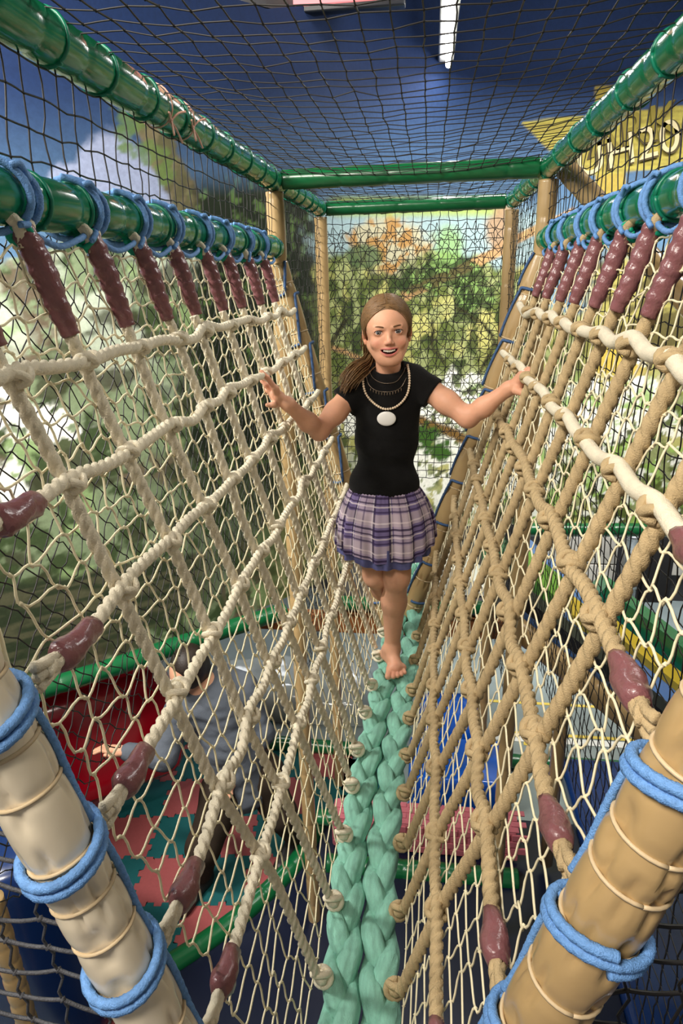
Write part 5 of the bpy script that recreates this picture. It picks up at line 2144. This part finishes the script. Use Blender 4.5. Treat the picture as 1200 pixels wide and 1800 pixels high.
# red cushion, blue drum, beige post and brick block low on the left
c = at(178, 1290, 3.02)
R_ = rot_to((.55, -.75, .34))
pad('inflatable_cushion', 'big shiny red cushion under the green rail at the lower left', 'cushion', c, (.92, .74, .34), M_red, R_, .15)
c = at(70, 1620, 1.75)
zt = at(62, 1452, 1.75)[2]
mb = MB()
rr = np.array([.02, .20, .255, .28, .285, .285, .285, .28, .25, .19, .02])
zz = np.array([0, .002, .012, .04, .1, .5, .9, .96, .988, .998, 1]) * zt
mb.tube(np.stack([np.full(11, c[0] - .06), np.full(11, c[1]), zz], -1), rr, 28, True, up=(1, 0, 0))
tag(obj('soft_drum', mb, M_navy, base=(c[0] - .06, c[1], 0)), 'dark blue vinyl drum behind the grey net at the lower left', 'drum')
p = at(14, 1680, 1.15)
t = thing('corner_post', 'thin beige padded post at the lower left edge, in front of the blue drum', 'post', (p[0], p[1], 0))
mb = MB()
padded(mb, (p[0], p[1], 0), (p[0], p[1], p[2] + .22), .030, .06, .08, 16, .02, seed=71)
obj('padding', mb, M_tan, t)
c = atz(-8, 1790, .1) + np.array([-.04, -.16, 0])
t = thing('brick_block', 'orange red brick patterned block behind the thin beige post', 'block', (c[0], c[1], 0))
mb = MB()
mb.box((c[0] - .12, c[1] + .05, .12), (.3, .3, .24), None, .01)
obj('body', mb, M_black_vinyl, t)
mb = MB()
for r_ in range(4):
    for k in range(4):
        mb.box((c[0] - .24 + k * .075 + (.03 if r_ % 2 else 0), c[1] - .105, .035 + r_ * .056), (.066, .02, .046), None, .006)
        mb.box((c[0] - .24 + k * .075 + (.03 if r_ % 2 else 0), c[1] - .08 + r_ * .085, .243), (.066, .075, .01))
        mb.box((c[0] + .035, c[1] - .06 + k * .075, .035 + r_ * .056), (.02, .066, .046), None, .006)
o = obj('brick_relief', mb, M_brick, t, smooth=False)
o['kind'] = 'stuff'

# added silver slab: reflections on the shiny hall floor, built as a shape
a, b = atz(345, 1215, .15), atz(650, 1215, .15)
mb = MB()
nx, ny = 40, 16
gx, gy = np.meshgrid(np.linspace(0, 1, nx), np.linspace(0, 1, ny), indexing='ij')
edge = np.minimum(np.minimum(gx, 1 - gx) * 6, np.minimum(gy, 1 - gy) * 4).clip(0, 1) ** .4
hh = .30 * edge * (.8 + .10 * np.sin(gx * 13 + gy * 3) + .10 * np.cos(gy * 9)) 
Pp = np.stack([a[0] + (b[0] - a[0]) * gx, 3.86 + .62 * gy + .03 * gx, hh + .002], -1)
ii, jj = np.meshgrid(np.arange(nx - 1), np.arange(ny - 1), indexing='ij')
ii, jj = ii.ravel(), jj.ravel()
mb.add(Pp.reshape(-1, 3), np.stack([ii * ny + jj, (ii + 1) * ny + jj, (ii + 1) * ny + jj + 1, ii * ny + jj + 1], -1))
Pb = Pp.copy()
Pb[..., 2] = 0
mb.add(Pb.reshape(-1, 3), np.stack([ii * ny + jj, ii * ny + jj + 1, (ii + 1) * ny + jj + 1, (ii + 1) * ny + jj], -1))
tag(obj('reflection_slab', mb, M_silver, base=(a[0], 3.9, 0)), 'added silver slab standing in for floor reflections beyond the adult in grey', 'mat')

# white wedge and green rolls on the far deck
a, b = atz(718, 1042, Z0), atz(862, 1042, Z0)
mb = MB()
y0, y1 = 3.42, 3.74
za, zb = Z0 + .19, Z0 + .015
pr_ = [(a[0], Z0), (b[0], Z0), (b[0], zb), (a[0] + .30, Z0 + .15), (a[0] + .12, za), (a[0], za)]
k = len(pr_)
mb.add([(x, y0, z) for x, z in pr_] + [(x, y1, z) for x, z in pr_], [[i_, (i_ + 1) % k, (i_ + 1) % k + k, i_ + k] for i_ in range(k)],
       [[0, i_ + 1, i_] for i_ in range(1, k - 1)] + [[k, k + i_, k + i_ + 1] for i_ in range(1, k - 1)])
mb.f = [f[:, ::-1] for f in mb.f]
tag(obj('soft_wedge', mb, M_white, base=(a[0], y0, Z0), smooth=False), 'white soft wedge on the far deck beside the green braid', 'wedge')
for px, py, rr, lb in ((872, 950, .09, 'dark green vinyl roll on the far deck beside the right hand post'),):
    c = at(px, py, 3.85)
    mb = MB()
    q = np.array([0, .02, .06, .14, .86, .94, .98, 1])
    mb.tube(np.array([c[0], 3.62, Z0 + rr])[None] + np.array([0, .42, 0])[None] * q[:, None], rr * np.array([.05, .7, .93, 1, 1, .93, .7, .05]), 22, True)
    tag(obj('soft_roll', mb, M_green_dark, base=(c[0], 3.62, Z0 + rr)), lb, 'roll')

# slide on the right
N0, N1 = at(915, 1066, 2.46), at(1240, 1338, 2.12)
t = thing('slide', 'blue soft play slide with yellow and green lanes running down to the right', 'slide', N1)
D = N1 - N0
UE = (N0[2] - .10) / (N0[2] - N1[2])
wd = np.array([.10, .80, .02])


def lane(nm, u0, u1, w0, w1, h0, h1, m, bevel=.006):
    """a slab over part of the slide: along u, across w, from height h0 to h1"""
    A = N0 + D * u0 + wd * w0
    e1 = D * (u1 - u0)
    e2 = wd * (w1 - w0)
    up = np.cross(D, wd)
    up /= np.linalg.norm(up)
    if up[2] < 0:
        up = -up
    mb = MB()
    v = [A + e1 * i + e2 * j + up * h for i in (0, 1) for j in (0, 1) for h in (h0, h1)]
    mb.add(v, [[0, 1, 3, 2], [4, 6, 7, 5], [0, 4, 5, 1], [2, 3, 7, 6], [0, 2, 6, 4], [1, 5, 7, 3]])
    return obj(nm, mb, m, t, smooth=False)


lane('slide_bed', -.02, UE, .0, 1.0, -.05, .0, M_slideblue)
lane('near_edge', .0, UE, -.02, .12, .0, .05, M_black_vinyl)
lane('yellow_lane', .30, .58, .30, .55, .0, .03, M_yellow)
lane('yellow_lane', .62, UE, .50, .70, .0, .03, M_yellow)
lane('green_lane', -.02, .25, .28, .62, .0, .05, M_leafgreen)
lane('far_edge', .50, UE, .80, 1.0, .0, .10, M_green)
mb = MB()
padded(mb, N0 + (-.03, -.03, -.07), N0 + D * UE + (0, -.03, .0), .048, .3, .05, 18, .02, seed=81)
obj('edge_tube', mb, M_tan, t)
for q in (.35, .85):
    c = N0 + D * q + wd * .5
    mb = MB()
    mb.tube([(c[0], c[1], .102), (c[0], c[1], c[2] - .05)], .035, 12)
    obj('leg', mb, M_tan, t)

# duct standing against the rear wall
c = at(1106, 1000, 5.88)
t = thing('duct', 'shiny round metal duct rising in front of the white boards at the rear', 'duct', (c[0], 5.88, 0))
mb = MB()
mb.tube([(c[0], 5.88, 0), (c[0], 5.88, 3.0)], .085, 20)
obj('pipe', mb, M_steel, t)
for z in (.25, .75, 1.25):
    mb = MB()
    mb.tube([(c[0], 5.88, z), (c[0], 5.88, z + .05)], .095, 20)
    obj('collar', mb, M_steel, t)
